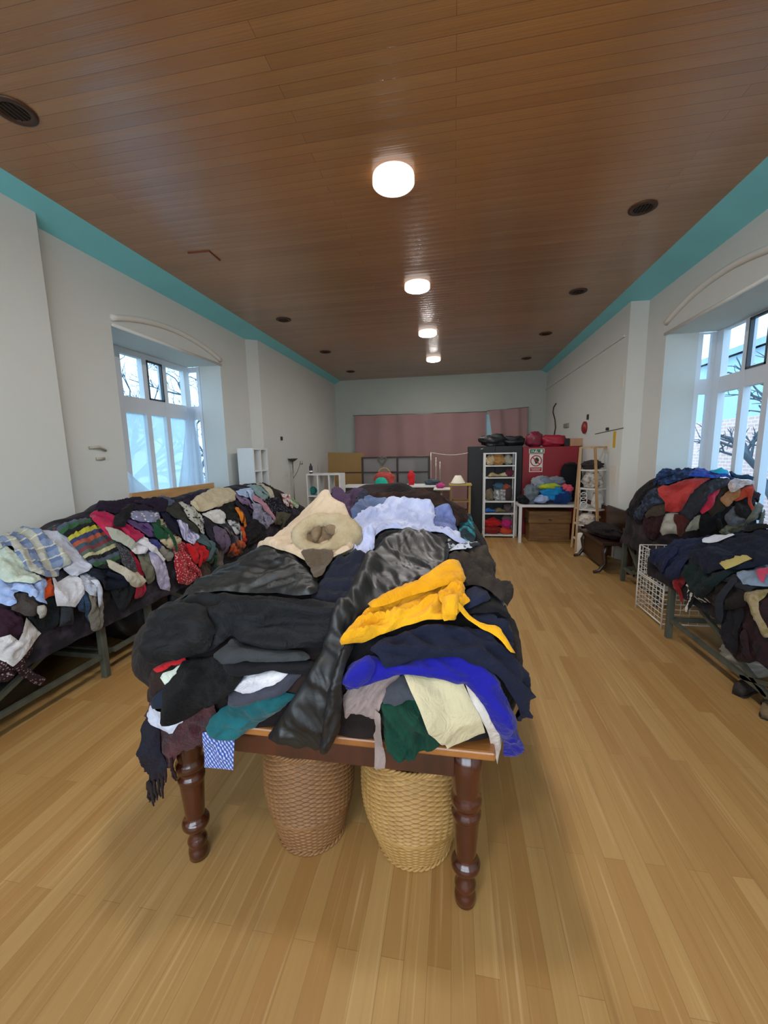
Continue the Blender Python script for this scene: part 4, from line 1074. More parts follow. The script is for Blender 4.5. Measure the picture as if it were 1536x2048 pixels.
# ================================================================== DRAPED CLOTH ENGINE
class Surf:
    """a heap of clothes: a base shape over a flat 2-D domain, plus a height field of what already lies on it"""
    def __init__(s, fn, a0, a1, b0, b1, na, nb, cell=.018, thick=.03):
        s.fn = fn; s.a0, s.a1, s.b0, s.b1 = a0, a1, b0, b1
        A, B = np.meshgrid(np.linspace(a0, a1, na), np.linspace(b0, b1, nb), indexing='ij')
        s.dom = np.stack([A.ravel(), B.ravel()], 1)
        s.pos = np.array([fn(*d) for d in s.dom])
        fs = []
        for i in range(na - 1):
            for j in range(nb - 1):
                p = i * nb + j; q = p + nb
                fs.append((p, q, q + 1)); fs.append((p, q + 1, p + 1))
        s.tri = fs
        s.cell = cell
        s.F = np.zeros((int((a1 - a0) / cell) + 2, int((b1 - b0) / cell) + 2))
        s.na, s.nb = na, nb
        Pg = s.pos.reshape(na, nb, 3); s.Pg = Pg
        du = np.gradient(Pg, axis=0); dv = np.gradient(Pg, axis=1)
        N = np.cross(du, dv); L = np.linalg.norm(N, axis=2, keepdims=True); N = N / np.maximum(L, 1e-12)
        for _ in range(2):
            Q = np.pad(N, ((1, 1), (1, 1), (0, 0)), mode='edge'); N = (Q[1:-1, 1:-1] * 2 + Q[2:, 1:-1] + Q[:-2, 1:-1] + Q[1:-1, 2:] + Q[1:-1, :-2]); N /= np.maximum(np.linalg.norm(N, axis=2, keepdims=True), 1e-9)
        s.Ng = N if N[:, :, 2].mean() > 0 else -N
        s.hp = s.pos + s.Ng.reshape(-1, 3) * (.012 + (thick - .012) * np.clip(s.Ng.reshape(-1, 3)[:, 2:3] * 1.3, 0, 1))               # the face of the heap once clothes lie on it
        s.bvh = BVHTree.FromPolygons([Vector(p) for p in s.hp], fs)
    def at(s, P):
        """positions and normals at many domain points"""
        x = np.clip((P[:, 0] - s.a0) / (s.a1 - s.a0) * (s.na - 1), 0, s.na - 1.001); y = np.clip((P[:, 1] - s.b0) / (s.b1 - s.b0) * (s.nb - 1), 0, s.nb - 1.001)
        i, j = x.astype(int), y.astype(int); fx, fy = (x - i)[:, None], (y - j)[:, None]
        f = lambda A: A[i, j] * (1 - fx) * (1 - fy) + A[i + 1, j] * fx * (1 - fy) + A[i, j + 1] * (1 - fx) * fy + A[i + 1, j + 1] * fx * fy
        N = f(s.Ng); return f(s.Pg), N / np.maximum(np.linalg.norm(N, axis=1, keepdims=True), 1e-9)
    def hit(s, px, py):
        d = ray(px, py)
        loc, nrm, idx, dist = s.bvh.ray_cast(Vector(EYE), Vector(d))
        if idx is not None:
            t = s.tri[idx]; P = s.hp[list(t)]; D = s.dom[list(t)]
            v0, v1, v2 = P[1] - P[0], P[2] - P[0], np.array(loc) - P[0]
            d00, d01, d11, d20, d21 = v0 @ v0, v0 @ v1, v1 @ v1, v2 @ v0, v2 @ v1
            den = d00 * d11 - d01 * d01
            if abs(den) < 1e-15: return D[0]
            b1 = (d11 * d20 - d01 * d21) / den; b2 = (d00 * d21 - d01 * d20) / den
            return D[0] * (1 - b1 - b2) + D[1] * b1 + D[2] * b2
        w = s.hp - EYE; ln = np.linalg.norm(w, axis=1); cs = (w @ d) / ln
        return s.dom[int(np.argmax(cs - .0004 * ln))]
    def idx(s, P):
        i = np.clip(((P[:, 0] - s.a0) / s.cell).astype(int), 0, s.F.shape[0] - 1)
        j = np.clip(((P[:, 1] - s.b0) / s.cell).astype(int), 0, s.F.shape[1] - 1)
        return i, j
    def base(s):
        F = s.F
        G = F.copy()
        for _ in range(1):                                   # spread the maxima, then smooth
            H = G.copy()
            H[1:] = np.maximum(H[1:], G[:-1]); H[:-1] = np.maximum(H[:-1], G[1:]); H[:, 1:] = np.maximum(H[:, 1:], G[:, :-1]); H[:, :-1] = np.maximum(H[:, :-1], G[:, 1:])
            G = H
        for _ in range(5):
            H = np.pad(G, 1, mode='edge')
            G = (H[1:-1, 1:-1] * 2 + H[2:, 1:-1] + H[:-2, 1:-1] + H[1:-1, 2:] + H[1:-1, :-2]) / 6
        return np.maximum(G, F * .92)
    def sample(s, G, P):
        x = np.clip((P[:, 0] - s.a0) / s.cell - .5, 0, s.F.shape[0] - 1.001); y = np.clip((P[:, 1] - s.b0) / s.cell - .5, 0, s.F.shape[1] - 1.001)
        i, j = x.astype(int), y.astype(int); fx, fy = x - i, y - j
        return G[i, j] * (1 - fx) * (1 - fy) + G[i + 1, j] * fx * (1 - fy) + G[i, j + 1] * (1 - fx) * fy + G[i + 1, j + 1] * fx * fy

def chaikin(p, n, c=.86):
    for _ in range(n):
        q = np.roll(p, -1, axis=0); a = p * c + q * (1 - c); b = p * (1 - c) + q * c
        p = np.stack([a, b], 1).reshape(-1, 2)
    return p
def resample(p, step):
    out = []
    for a, b in zip(p, np.roll(p, -1, axis=0)):
        n = max(1, int(np.linalg.norm(b - a) / step))
        for k in range(n): out.append(a + (b - a) * k / n)
    return np.array(out)
def inside(pts, poly):
    x, y = pts[:, 0], pts[:, 1]; r = np.zeros(len(pts), bool)
    for (x0, y0), (x1, y1) in zip(poly, np.roll(poly, -1, axis=0)):
        if y0 == y1: continue
        c = ((y0 > y) != (y1 > y)) & (x < (x1 - x0) * (y - y0) / (y1 - y0) + x0); r ^= c
    return r
def edgedist(pts, poly):
    d = np.full(len(pts), 1e9)
    for a, b in zip(poly, np.roll(poly, -1, axis=0)):
        v = b - a; L = v @ v
        if L < 1e-14: continue
        t = np.clip(((pts - a) @ v) / L, 0, 1); q = a + t[:, None] * v
        d = np.minimum(d, np.hypot(*(pts - q).T))
    return d
_seed = [0]
def drape(sf, name, poly, mat, T=.02, w=.05, wr=.012, wl=.06, ang=None, res=.0125, sm=1, parent=None, label=None, cat=None, group=None, lift=.003, quilt=0, grow=0.0, dom=False, sag=0, store=True, uvang=None):
    """one garment: an outline (photo frame pixels cast onto the heap, or domain points) filled, wrinkled, puffed and laid on the heap"""
    _seed[0] += 1; sd = _seed[0] * 1.37
    P = np.array(poly, float) if dom else np.array([sf.hit(*p) for p in poly])
    if grow:
        g0 = P.mean(0); dd = P - g0; ll = np.maximum(np.linalg.norm(dd, axis=1, keepdims=True), 1e-6); P = g0 + dd * (1 + grow / np.maximum(ll, .05))
    if sm: P = chaikin(P, sm)
    lo, hi = np.array([sf.a0, sf.b0]) + .01, np.array([sf.a1, sf.b1]) - .01
    P = np.clip(P, lo, hi)
    P = resample(P, res)
    if sm:                                                     # uneven cloth edges
        cc = P.mean(0)
        P = np.array([p + (p - cc) / max(1e-6, np.linalg.norm(p - cc)) * (.016 * noise.noise(Vector((p[0] * 13, p[1] * 13, sd))) + .009 * noise.noise(Vector((p[0] * 31, p[1] * 31, sd)))) for p in P])
        P = np.clip(P, lo, hi)
    keep = [0]
    for k in range(1, len(P)):
        if np.linalg.norm(P[k] - P[keep[-1]]) > res * .35: keep.append(k)
    P = P[keep]
    mn, mx = P.min(0), P.max(0)
    gx = np.arange(mn[0], mx[0], res); gy = np.arange(mn[1], mx[1], res * .87)
    pts = np.array([(x + (res / 2 if k % 2 else 0), y) for k, y in enumerate(gy) for x in gx]) if len(gx) and len(gy) else np.zeros((0, 2))
    if len(pts):
        pts = pts[inside(pts, P)]
        if len(pts): pts = pts[edgedist(pts, P) > res * .55]
    allp = np.concatenate([P, pts]) if len(pts) else P
    n = len(P)
    v2, _, f2, *_r = delaunay_2d_cdt([Vector(p) for p in allp], [(i, (i + 1) % n) for i in range(n)], [], 1, 1e-6)
    V = np.array([(v.x, v.y) for v in v2]); F = [tuple(f) for f in f2]
    if len(F) < 2: raise RuntimeError('empty drape ' + name + ' ' + str(label))
    d = edgedist(V, P)
    c = V.mean(0)
    if ang is None:
        ev, U = np.linalg.eigh(np.cov((P - c).T)); ax = U[:, 1]
    else: ax = np.array([math.cos(ang), math.sin(ang)])
    ay = np.array([-ax[1], ax[0]])
    u, v = (V - c) @ ax, (V - c) @ ay
    W = max(w, 1e-4)
    k = np.clip(d / W, 0, 1); puff = T * (.72 * np.sqrt(np.clip(1 - (1 - k) ** 2, 0, 1)) + .18 * k)
    G = sf.base(); b = sf.sample(G, V)
    wrk = np.zeros(len(V)); fall = np.clip(d / (w * .8), .12, 1)
    for i in range(len(V)):
        q1 = noise.noise(Vector((u[i] * 3.2, v[i] * 3.2, sd)))
        a = noise.noise(Vector((u[i] / (wl * 3.6) + q1 * .5, v[i] / wl + q1 * .9, sd + 3)))
        e = noise.noise(Vector((u[i] / (wl * 1.5), v[i] / (wl * .45) + q1, sd + 7)))
        m_ = noise.noise(Vector((u[i] / (wl * 4) + 5, v[i] / (wl * 4), sd + 11)))
        q2 = noise.noise(Vector((u[i] * 6 + 9, v[i] * 6, sd + 21)))
        r1 = max(0, 1 - 3.0 * abs(a)) ** 1.3; r2 = max(0, 1 - 3.2 * abs(noise.noise(Vector((u[i] / (wl * 2.1) + q2 * .6, v[i] / (wl * .62) - q2, sd + 13)))))
        wrk[i] = 1.15 * r1 + .6 * r2 + .25 * e + .7 * m_ - .5
        if quilt: wrk[i] += .9 * abs(math.sin(PI * u[i] / quilt)) ** .5 - .5
    off = lift + b + puff + 1.35 * wr * wrk * fall
    off = np.maximum(off, b + lift * .6)
    bp, bn = sf.at(V); pos = bp + bn * off[:, None]
    me = bpy.data.meshes.new(name)
    # orient faces outward
    p0, p1, p2 = (pos[F[len(F) // 2][j]] for j in range(3))
    nn = bn[F[len(F) // 2][0]]
    if np.dot(np.cross(p1 - p0, p2 - p0), nn) < 0: F = [f[::-1] for f in F]
    org = pos.mean(0) if parent is None else np.array(parent.location)
    me.from_pydata([tuple(p) for p in (pos - org)], [], F); me.update()
    uvl = me.uv_layers.new(name='UVMap')
    if uvang is not None:
        u, v = (V - c) @ np.array([math.cos(uvang), math.sin(uvang)]), (V - c) @ np.array([-math.sin(uvang), math.cos(uvang)])
    li = np.empty(len(me.loops), dtype=np.int32); me.loops.foreach_get('vertex_index', li)
    uvl.data.foreach_set('uv', np.stack([u[li], v[li]], 1).ravel())
    o = link(name, me, mat, None, True); o.location = org if parent is None else (0, 0, 0)
    if parent is not None: o.parent = parent
    if store:
        allV = np.concatenate([V, np.array([V[list(f)].mean(0) for f in F])]); allO = np.concatenate([off, np.array([off[list(f)].mean() for f in F])])
        i, j = sf.idx(allV); np.maximum.at(sf.F, (i, j), allO)
    tag(o, label, cat, group)
    drape.c = c
    return o

def base_mesh(sf, name, mat, label, cat, zmin, amp=.03, fr=7, drop=.015):
    pos = np.empty_like(sf.pos); NN = sf.Ng.reshape(-1, 3)
    for i, p in enumerate(sf.pos):
        n = NN[i]; h = amp * noise.noise(Vector(p) * fr) - drop
        pos[i] = p + n * min(h, .0)
    me = bpy.data.meshes.new(name); tr = [t_ for t_ in sf.tri if max(pos[i][2] for i in t_) > zmin]; us = sorted({i for t_ in tr for i in t_}); mp = {i: k for k, i in enumerate(us)}
    me.from_pydata([(pos[i][0], pos[i][1], max(pos[i][2], zmin)) for i in us], [], [tuple(mp[i] for i in t_) for t_ in tr]); me.update()
    return tag(link(name, me, mat, None, True), label, cat, None, 'stuff')

# ---- heap on the big table: a tall dome that spills over every edge
CX, CY, HA, HB, ZT, HH = -.535, 2.54, .83, 1.29, TZ + .01, .60
LA, LB = 1.22, 1.68
PRO = np.array([(0, 0, 1), (.16, .24, .985), (.34, .50, .92), (.52, .73, .79), (.66, .885, .64), (.78, .97, .46), (.89, 1.0, .24), (1.0, .965, 0)])
def centre_fn(X, Y):
    u, v = X / LA, Y / LB; e = 7.0
    rho = (abs(u) ** e + abs(v) ** e) ** (1 / e)
    if rho < 1e-6: return np.array([CX, CY, ZT + HH])
    du, dv = u / rho, v / rho
    r = min(rho, 1.0)
    pr = np.interp(r, PRO[:, 0], PRO[:, 1]); h = np.interp(r, PRO[:, 0], PRO[:, 2])
    over = max(0, rho - 1); back = 1 - math.exp(-over * 14)
    z = ZT + HH * h - over * 1.45
    x = CX + du * (HA * pr - (.02 if du > 0 else -.05) * back); y = CY + dv * (HB * pr + (.05 if du < -.3 else .012) * back)
    k = math.exp(-((y - 1.55) ** 2) / .12) * math.exp(-((z - .98) ** 2) / .05)
    if x < CX: x -= .11 * k * min(1, abs(x - CX) / .5)
    else: x += .02 * k
    z += .27 * math.exp(-math.hypot(x + .80, y - 2.52) / .11) + .31 * h * math.exp(-((x + .50) ** 2 / .50 + (y - 3.3) ** 2 / .08)) + .06 * h * math.exp(-((x + .83) ** 2 + (y - 2.35) ** 2) / .12) - .06 * h * math.exp(-((x + 1.05) ** 2 + (y - 2.0) ** 2) / .12)
    z += .04 * h * noise.noise(Vector((x * 2.3, y * 2.3, 4)))
    return np.array([x, y, z])
def centre_fn_s(X, Y):
    """rounded: averages the profile a little so that cloth runs smoothly over it"""
    p = 0
    for dx, dy, w in ((0, 0, .4), (.05, 0, .15), (-.05, 0, .15), (0, .05, .15), (0, -.05, .15)): p = p + w * centre_fn(X + dx, Y + dy)
    return p
SC_ = Surf(centre_fn_s, -1.72, 1.72, -2.35, 2.35, 100, 130, thick=.06)

# ---- long heaps on the wall tables: a cross-section swept along the table
def curve(pts, n=160):
    pts = [Vector(p) for p in pts]; out = []
    for i in range(len(pts) - 1):
        p0, p1, p2, p3 = pts[max(i - 1, 0)], pts[i], pts[i + 1], pts[min(i + 2, len(pts) - 1)]
        for k in range(12):
            t_ = k / 12; out.append(.5 * ((2 * p1) + (p2 - p0) * t_ + (2 * p0 - 5 * p1 + 4 * p2 - p3) * t_ ** 2 + (3 * p1 - p0 - 3 * p2 + p3) * t_ ** 3))
    out.append(pts[-1]); L = [0]
    for a, b in zip(out[:-1], out[1:]): L.append(L[-1] + (b - a).length)
    return np.array([(p.x, p.y) for p in out]), np.array(L)
def swept(pts, hf, z0, ysh=None):
    C2, L = curve(pts)
    def fn(s_, y):
        x = np.interp(s_, L, C2[:, 0]); z = np.interp(s_, L, C2[:, 1])
        if x < 0 and y > 6.3: x = max(x, -3.30)
        if z > z0: z = z0 + (z - z0) * hf(y)
        return np.array([x, y, z + (.03 * noise.noise(Vector((x * 3, y * 2.2, 1))) if z > z0 else 0)])
    return fn, L[-1]
def hL(y): return float(np.interp(y, [.5, 1.2, 2.0, 2.6, 3.2, 4, 5, 6.2, 6.9, 7.25], [.55, .6, .72, .84, 1.05, .97, 1.02, 1.02, .75, .12]))
fnL, LL = swept([(-3.66, .76), (-3.62, .98), (-3.50, 1.22), (-3.28, 1.33), (-3.05, 1.22), (-2.90, 1.04), (-2.79, .86), (-2.735, .73), (-2.715, .55), (-2.70, .25)], hL, .74)
SL_ = Surf(fnL, 0, LL, .55, 7.25, 70, 230, .02)
def hR(y): return float(np.interp(y, [1.6, 2.6, 3.3, 3.8, 4.1, 4.3], [1.25, 1.15, .95, .62, .45, .15]))
fnR, LR = swept([(2.66, .76), (2.63, .95), (2.52, 1.13), (2.32, 1.16), (2.14, 1.04), (2.02, .88), (1.945, .74), (1.925, .55), (1.91, .22)], hR, .74)
SR_ = Surf(fnR, 0, LR, 1.55, 4.32, 60, 110, .02)
def far_fn(X, Y):
    la, lb = 1.0, 1.0; u, v = X / la, Y / lb; e = 4.0
    rho = (abs(u) ** e + abs(v) ** e) ** (1 / e)
    if rho < 1e-6: return np.array([2.73, 5.24, 1.52])
    du, dv = u / rho, v / rho; r = min(rho, 1)
    pr = math.sin(r * PI / 2) ** .95; h = math.cos(r * PI / 2) ** .9 if r < 1 else 0; over = max(0, rho - 1)
    x = 2.73 + du * (.55 * pr + .03 * min(1, over * 6)); y = 5.24 + dv * (.60 * pr + .03 * min(1, over * 6))
    return np.array([x, y, (.74 + .78 * h) - over * .95 + .04 * h * noise.noise(Vector((x * 3, y * 3, 2)))])
SF_ = Surf(far_fn, -1.35, 1.35, -1.35, 1.35, 70, 70, .02)
M_dk = fabric('171213', 'patch', '261b18', scale=5)
base_mesh(SC_, 'buried_clothes', M_dk, 'dark tangle of clothes buried at the bottom of the central heap', 'clothing', TZ + .003)
base_mesh(SL_, 'buried_clothes', fabric('1a1920', 'patch', '37323c', scale=7), 'dark tangle of clothes buried under the long left heap', 'clothing', .45)
base_mesh(SR_, 'buried_clothes', fabric('14151c', 'patch', '2a2024', scale=7), 'dark tangle of clothes buried under the navy coats', 'clothing', .5)
base_mesh(SF_, 'buried_clothes', fabric('181517', 'patch', '33282a', scale=7), 'dark tangle of clothes buried under the bay window heap', 'clothing', .55)

_rs = random.Random(5)
def sleeve(sf, root, mat, c, ang, L, W, T=.022):
    """a loose sleeve trailing from a garment over its neighbours"""
    d = np.array([math.cos(ang), math.sin(ang)]); n = np.array([-d[1], d[0]]); bend = _rs.uniform(-.35, .35)
    A, B = [], []
    for k in range(6):
        u = k / 5; p = c + d * L * u + n * bend * L * u * u; w_ = W * (1 - .3 * u)
        A.append(p + n * w_ / 2); B.append(p - n * w_ / 2)
    drape(sf, 'sleeve', A + B[::-1], mat, dom=True, T=T, w=W * .45, wr=.010, wl=.035, res=.015, parent=root)
# ================================================================== GARMENTS
GC = 'clothes heaped on the big table'
def C(name, cat, label, pts, mat, **k):
    k.setdefault('group', GC); return drape(SC_, name, pts, mat, label=label, cat=cat, **k)
LEATH = fabric('14171a', 'patch', '202220', glossy=True, scale=4)
# --- lowest layer, hanging over the table edges
sc1 = C('scarf', 'scarf', 'maroon wool scarf with fringe hanging at the front left corner of the big table', [(262, 1440), (275, 1420), (300, 1398), (345, 1390), (420, 1386), (436, 1440), (425, 1478), (352, 1512), (335, 1545), (300, 1535), (262, 1520), (252, 1480)], fabric('561420', 'patch', '340c15', scale=8, fuzz=True), T=.018, wr=.012, wl=.06)
sc2 = C('scarf', 'scarf', 'dark navy scarf with fringed end hanging lowest at the front left table corner', [(303, 1428), (325, 1440), (322, 1500), (338, 1530), (325, 1560), (264, 1596), (256, 1585), (262, 1540), (276, 1480), (286, 1445)], fabric('161d30', 'patch', '221624', scale=6, fuzz=True), T=.016, wr=.010, wl=.05, sm=1)
def fringe(parent, sf, a, b, n, L, mat, seed):
    rnd = random.Random(seed); m = MB()
    for k in range(n):
        u = (k + .5) / n; px = a[0] + (b[0] - a[0]) * u; py = a[1] + (b[1] - a[1]) * u
        d = sf.hit(px, py); p, nn = sf.at(np.array([d])); p = Vector(p[0] + nn[0] * .016)
        pts = [p + Vector((0, 0, .012))]
        for i in range(4): pts.append(pts[-1] + Vector((rnd.uniform(-.008, .008), rnd.uniform(-.008, .008), -L / 4 * rnd.uniform(.8, 1.15))))
        m.tube(pts, [.006, .0065, .006, .005, .003], 6)
    part(m, 'fringe', mat, parent, True, 'twisted fringe')
fringe(sc2, SC_, (262, 1592), (328, 1556), 9, .10, fabric('231a1c'), 2)
fringe(sc1, SC_, (302, 1536), (345, 1520), 6, .10, fabric('2a1416'), 3)
C('checked_shirt', 'shirt', 'blue gingham shirt tail hanging below the teal trousers', [(408, 1462), (466, 1468), (463, 1546), (404, 1540)], fabric('3a5aa8', 'gingham', 'e6e8f2', col3='2a3f8a', scale=60), T=.006, wr=.006, wl=.05, sm=0)
C('trousers', 'trousers', 'teal green trouser leg poking out over the front table edge', [(418, 1452), (425, 1432), (470, 1400), (550, 1386), (590, 1396), (552, 1430), (478, 1480), (440, 1484), (424, 1468)], fabric('0d4d54', 'patch', '176068', scale=6), T=.03, w=.06, wr=.012)
C('jumper', 'jumper', 'bottle green jumper bunched under the cream cloth at the table front', [(758, 1398), (803, 1385), (862, 1385), (890, 1484), (850, 1498), (812, 1510), (770, 1485), (760, 1440)], fabric('0f3a2c'), T=.05, w=.05, wr=.034, wl=.075)
tp = C('coat', 'coat', 'mauve taupe coat corner with hanging belt at the front table edge', [(683, 1390), (740, 1352), (806, 1335), (800, 1365), (765, 1398), (751, 1436), (702, 1428), (690, 1445), (684, 1425)], fabric('8d7d79'), T=.02, wr=.016, wl=.05)
drape(SC_, 'belt', [(752, 1412), (766, 1418), (763, 1456), (772, 1543), (748, 1543), (750, 1490)], fabric('94847f'), T=.006, w=.02, wr=.004, sm=1, parent=tp, label='hanging taupe belt')
C('top', 'top', 'dark slate top folded between taupe coat and cream cloth', [(770, 1372), (808, 1345), (830, 1360), (850, 1395), (800, 1398), (768, 1400)], fabric('3c4048'), T=.02)
C('shirt', 'shirt', 'white shirt tail hanging between the cream cloth and the royal blue coat', [(935, 1372), (978, 1420), (1012, 1473), (999, 1532), (984, 1490), (950, 1425)], fabric('d6d0c8', 'patch', 'c2b7ae', scale=9), T=.008, wr=.008, sm=0)
C('cloth', 'cloth', 'pale cream cloth flap folded over the front right of the table', [(806, 1346), (862, 1352), (926, 1360), (948, 1412), (971, 1467), (937, 1485), (895, 1502), (858, 1444)], fabric('c9bf9c', rough=.8), T=.008, wr=.005, wl=.12, sm=0)
C('top', 'top', 'dark brown top squashed at the left edge under the black padded coat', [(295, 1360), (300, 1325), (335, 1312), (350, 1370), (330, 1400), (303, 1396)], fabric('2a1d1a'), T=.035)
C('top', 'top', 'white and mint patterned top at the left edge below the red strap', [(325, 1350), (366, 1320), (372, 1342), (340, 1375)], fabric('c8d2c4', 'print', '6f8f84', scale=50), T=.015)
C('strap', 'strap', 'bright red strap at the left edge under the black padded coat', [(308, 1336), (362, 1308), (368, 1322), (320, 1346)], fabric('b01c22'), T=.012, w=.02)
C('top', 'top', 'navy top with dark folds above the white cloth corner', [(316, 1402), (330, 1372), (364, 1342), (392, 1352), (392, 1412), (350, 1408)], fabric('1b2434'), T=.035)
C('cloth', 'cloth', 'white cloth corner hanging as a pointed triangle at the left', [(303, 1406), (332, 1403), (360, 1416), (388, 1410), (368, 1440), (345, 1472), (318, 1446), (304, 1424)], fabric('b9bfd0'), T=.012, wr=.008, sm=1)
C('jumper', 'jumper', 'grey marl jumper under the white top at the front left', [(452, 1390), (500, 1370), (580, 1335), (602, 1350), (570, 1390), (480, 1408), (456, 1404)], fabric('3b3d49'), T=.035)
C('top', 'top', 'white top folded on the grey marl jumper at the front left', [(456, 1378), (492, 1346), (530, 1342), (580, 1338), (562, 1366), (512, 1378), (484, 1381)], fabric('d8d9de', 'patch', 'b9b9c4', scale=8), T=.02, wr=.014)
C('fur_stole', 'stole', 'black furry stole at the left of the table front', [(362, 1318), (440, 1300), (490, 1330), (480, 1372), (448, 1400), (392, 1420), (350, 1405), (352, 1350)], fabric('0c0c0e', fuzz=True), T=.05, w=.07, wr=.025)
C('trousers', 'trousers', 'black trousers folded along the middle of the table front', [(440, 1312), (520, 1312), (620, 1318), (650, 1330), (620, 1352), (540, 1345), (470, 1352)], fabric('131318'), T=.03)
C('jumper', 'jumper', 'charcoal grey jumper tucked below the black padded coat', [(420, 1312), (440, 1275), (456, 1262), (500, 1286), (600, 1294), (618, 1318), (560, 1326), (505, 1320), (455, 1330)], fabric('35393c'), T=.035, w=.06, wr=.014)
# right side lower
C('coat', 'coat', 'black coat filling the dark gap right of the black leather sleeve', [(690, 1300), (720, 1260), (780, 1265), (790, 1300), (740, 1330), (700, 1375), (676, 1370)], fabric('0d0d11'), T=.02)
co = C('wool_coat', 'coat', 'royal blue wool coat with one sleeve hanging over the front right corner', [(677, 1364), (700, 1330), (740, 1305), (770, 1318), (803, 1320), (860, 1300), (940, 1300), (1002, 1355), (1024, 1421), (1034, 1480), (1034, 1510), (1008, 1514), (984, 1450), (946, 1378), (889, 1362), (803, 1346), (734, 1372), (688, 1383)], fabric('18178c', rough=.95), T=.04, w=.05, wr=.022, wl=.08)
drape(SC_, 'cuff', [(684, 1362), (704, 1332), (738, 1310), (752, 1330), (744, 1362), (715, 1378)], fabric('17178c'), T=.035, w=.03, wr=.01, parent=co, label='turned-up blue sleeve end')
nc = C('wool_coat', 'coat', 'navy wool coat draped over the right side above the royal blue coat', [(734, 1297), (774, 1267), (837, 1240), (895, 1232), (975, 1245), (1035, 1297), (1056, 1350), (1064, 1395), (1054, 1440), (1030, 1446), (996, 1352), (917, 1312), (832, 1318), (797, 1332), (774, 1337)], fabric('151a2e'), T=.05, w=.06, wr=.026, wl=.08)
C('scarf', 'scarf', 'dark quilted scarf strip along the right edge of the navy wool coat', [(955, 1240), (1027, 1240), (1042, 1281), (1036, 1298), (989, 1252)], fabric('1c2338'), T=.03, quilt=.06)
C('padded_jacket', 'jacket', 'navy padded jacket edge on the right above the navy wool coat', [(930, 1228), (975, 1200), (1010, 1200), (1030, 1240), (1036, 1285), (985, 1250)], fabric('141a2c'), T=.03, quilt=.07)
# --- right flank, going back
C('top', 'top', 'lilac and white tops showing at the far right edge of the big heap', [(1000, 1150), (1040, 1155), (1042, 1185), (1018, 1210), (1000, 1200)], fabric('a99bb4', 'patch', 'd9d4dc', scale=9), T=.02)
C('jacket', 'jacket', 'black jacket below the dark brown sleeves on the right', [(930, 1165), (975, 1150), (1012, 1195), (1026, 1240), (980, 1228), (935, 1212)], fabric('101014'), T=.03)
C('jacket', 'jacket', 'navy pocketed jacket beside the yellow jacket cuff', [(918, 1180), (961, 1158), (985, 1180), (980, 1204), (944, 1214), (928, 1205)], fabric('1a2036'), T=.03)
C('top', 'top', 'navy and white top at the right edge toward the back', [(950, 1085), (978, 1088), (992, 1110), (970, 1112), (950, 1100)], fabric('1e2638', 'patch', '9fb0c8', scale=12), T=.02)
C('jacket', 'jacket', 'dark olive jacket sleeve sticking out highest on the right flank', [(940, 1102), (969, 1097), (1001, 1112), (1012, 1130), (1007, 1142), (975, 1128)], fabric('2b2824'), T=.035, w=.04)
bj = C('jacket', 'jacket', 'dark brown wax jacket with sleeve jutting out over the right side', [(888, 1097), (932, 1092), (966, 1106), (989, 1126), (1012, 1155), (1058, 1164), (1052, 1188), (1024, 1202), (1004, 1208), (975, 1178), (935, 1160), (920, 1140), (896, 1123)], fabric('2a2420', 'patch', '3a322a', scale=7), T=.04, w=.05, wr=.018, wl=.06)
C('camouflage_top', 'top', 'black, grey and white camouflage top behind the leather jacket', [(880, 1058), (918, 1062), (940, 1083), (952, 1100), (938, 1106), (896, 1094)], fabric('26282c', 'camo', 'b4bcc8', col3='5b626c', scale=16), T=.025)
# --- back
C('bag', 'bag', 'turquoise edged dark garment hanging off the far end of the heap', [(928, 1020), (940, 1012), (958, 1014), (954, 1035), (962, 1060), (958, 1078), (938, 1074), (926, 1050)], fabric('0f2a33', 'patch', '2fa3b0', scale=10), T=.02)
C('jumper', 'jumper', 'dark purple jumper under the blue chambray at the back', [(735, 1003), (800, 985), (870, 990), (890, 1015), (800, 1015), (740, 1020)], fabric('23202f'), T=.012, wr=.004)
C('fur_coat', 'coat', 'dark brown fur coat lying across the back of the big heap', [(732, 978), (760, 974), (800, 976), (826, 970), (846, 964), (869, 984), (903, 998), (934, 1015), (940, 1038), (918, 1042), (895, 1024), (866, 1014), (820, 1006), (775, 1006), (742, 996)], fabric('28160f', 'patch', '3c241a', scale=10, fuzz=True), T=.05, w=.06, wr=.018, wl=.07)
pf = C('fleece', 'fleece', 'purple fleece with navy lining beside the cream hood', [(656, 985), (694, 970), (730, 968), (736, 984), (706, 1026), (691, 1020), (672, 1004)], fabric('4a2b52', fuzz=True), T=.05, w=.06, wr=.018)
drape(SC_, 'lining', [(728, 972), (737, 984), (722, 1004), (704, 1010), (712, 992)], fabric('1b1f34'), T=.012, parent=pf, label='navy lining')
C('denim_shirt', 'shirt', 'faded blue denim shirt behind the pale blue shirt', [(700, 1014), (734, 990), (770, 1000), (800, 1003), (780, 1012), (737, 1020), (712, 1030)], fabric('4c5f86', 'patch', '63779c', scale=8), T=.015, wr=.008)
C('chambray_shirt', 'shirt', 'blue chambray shirt sleeve at the right of the pale blue shirt', [(862, 1014), (895, 1014), (920, 1044), (924, 1060), (904, 1062), (868, 1042)], fabric('4a5a94', 'patch', '6d7cb0', scale=8), T=.03)
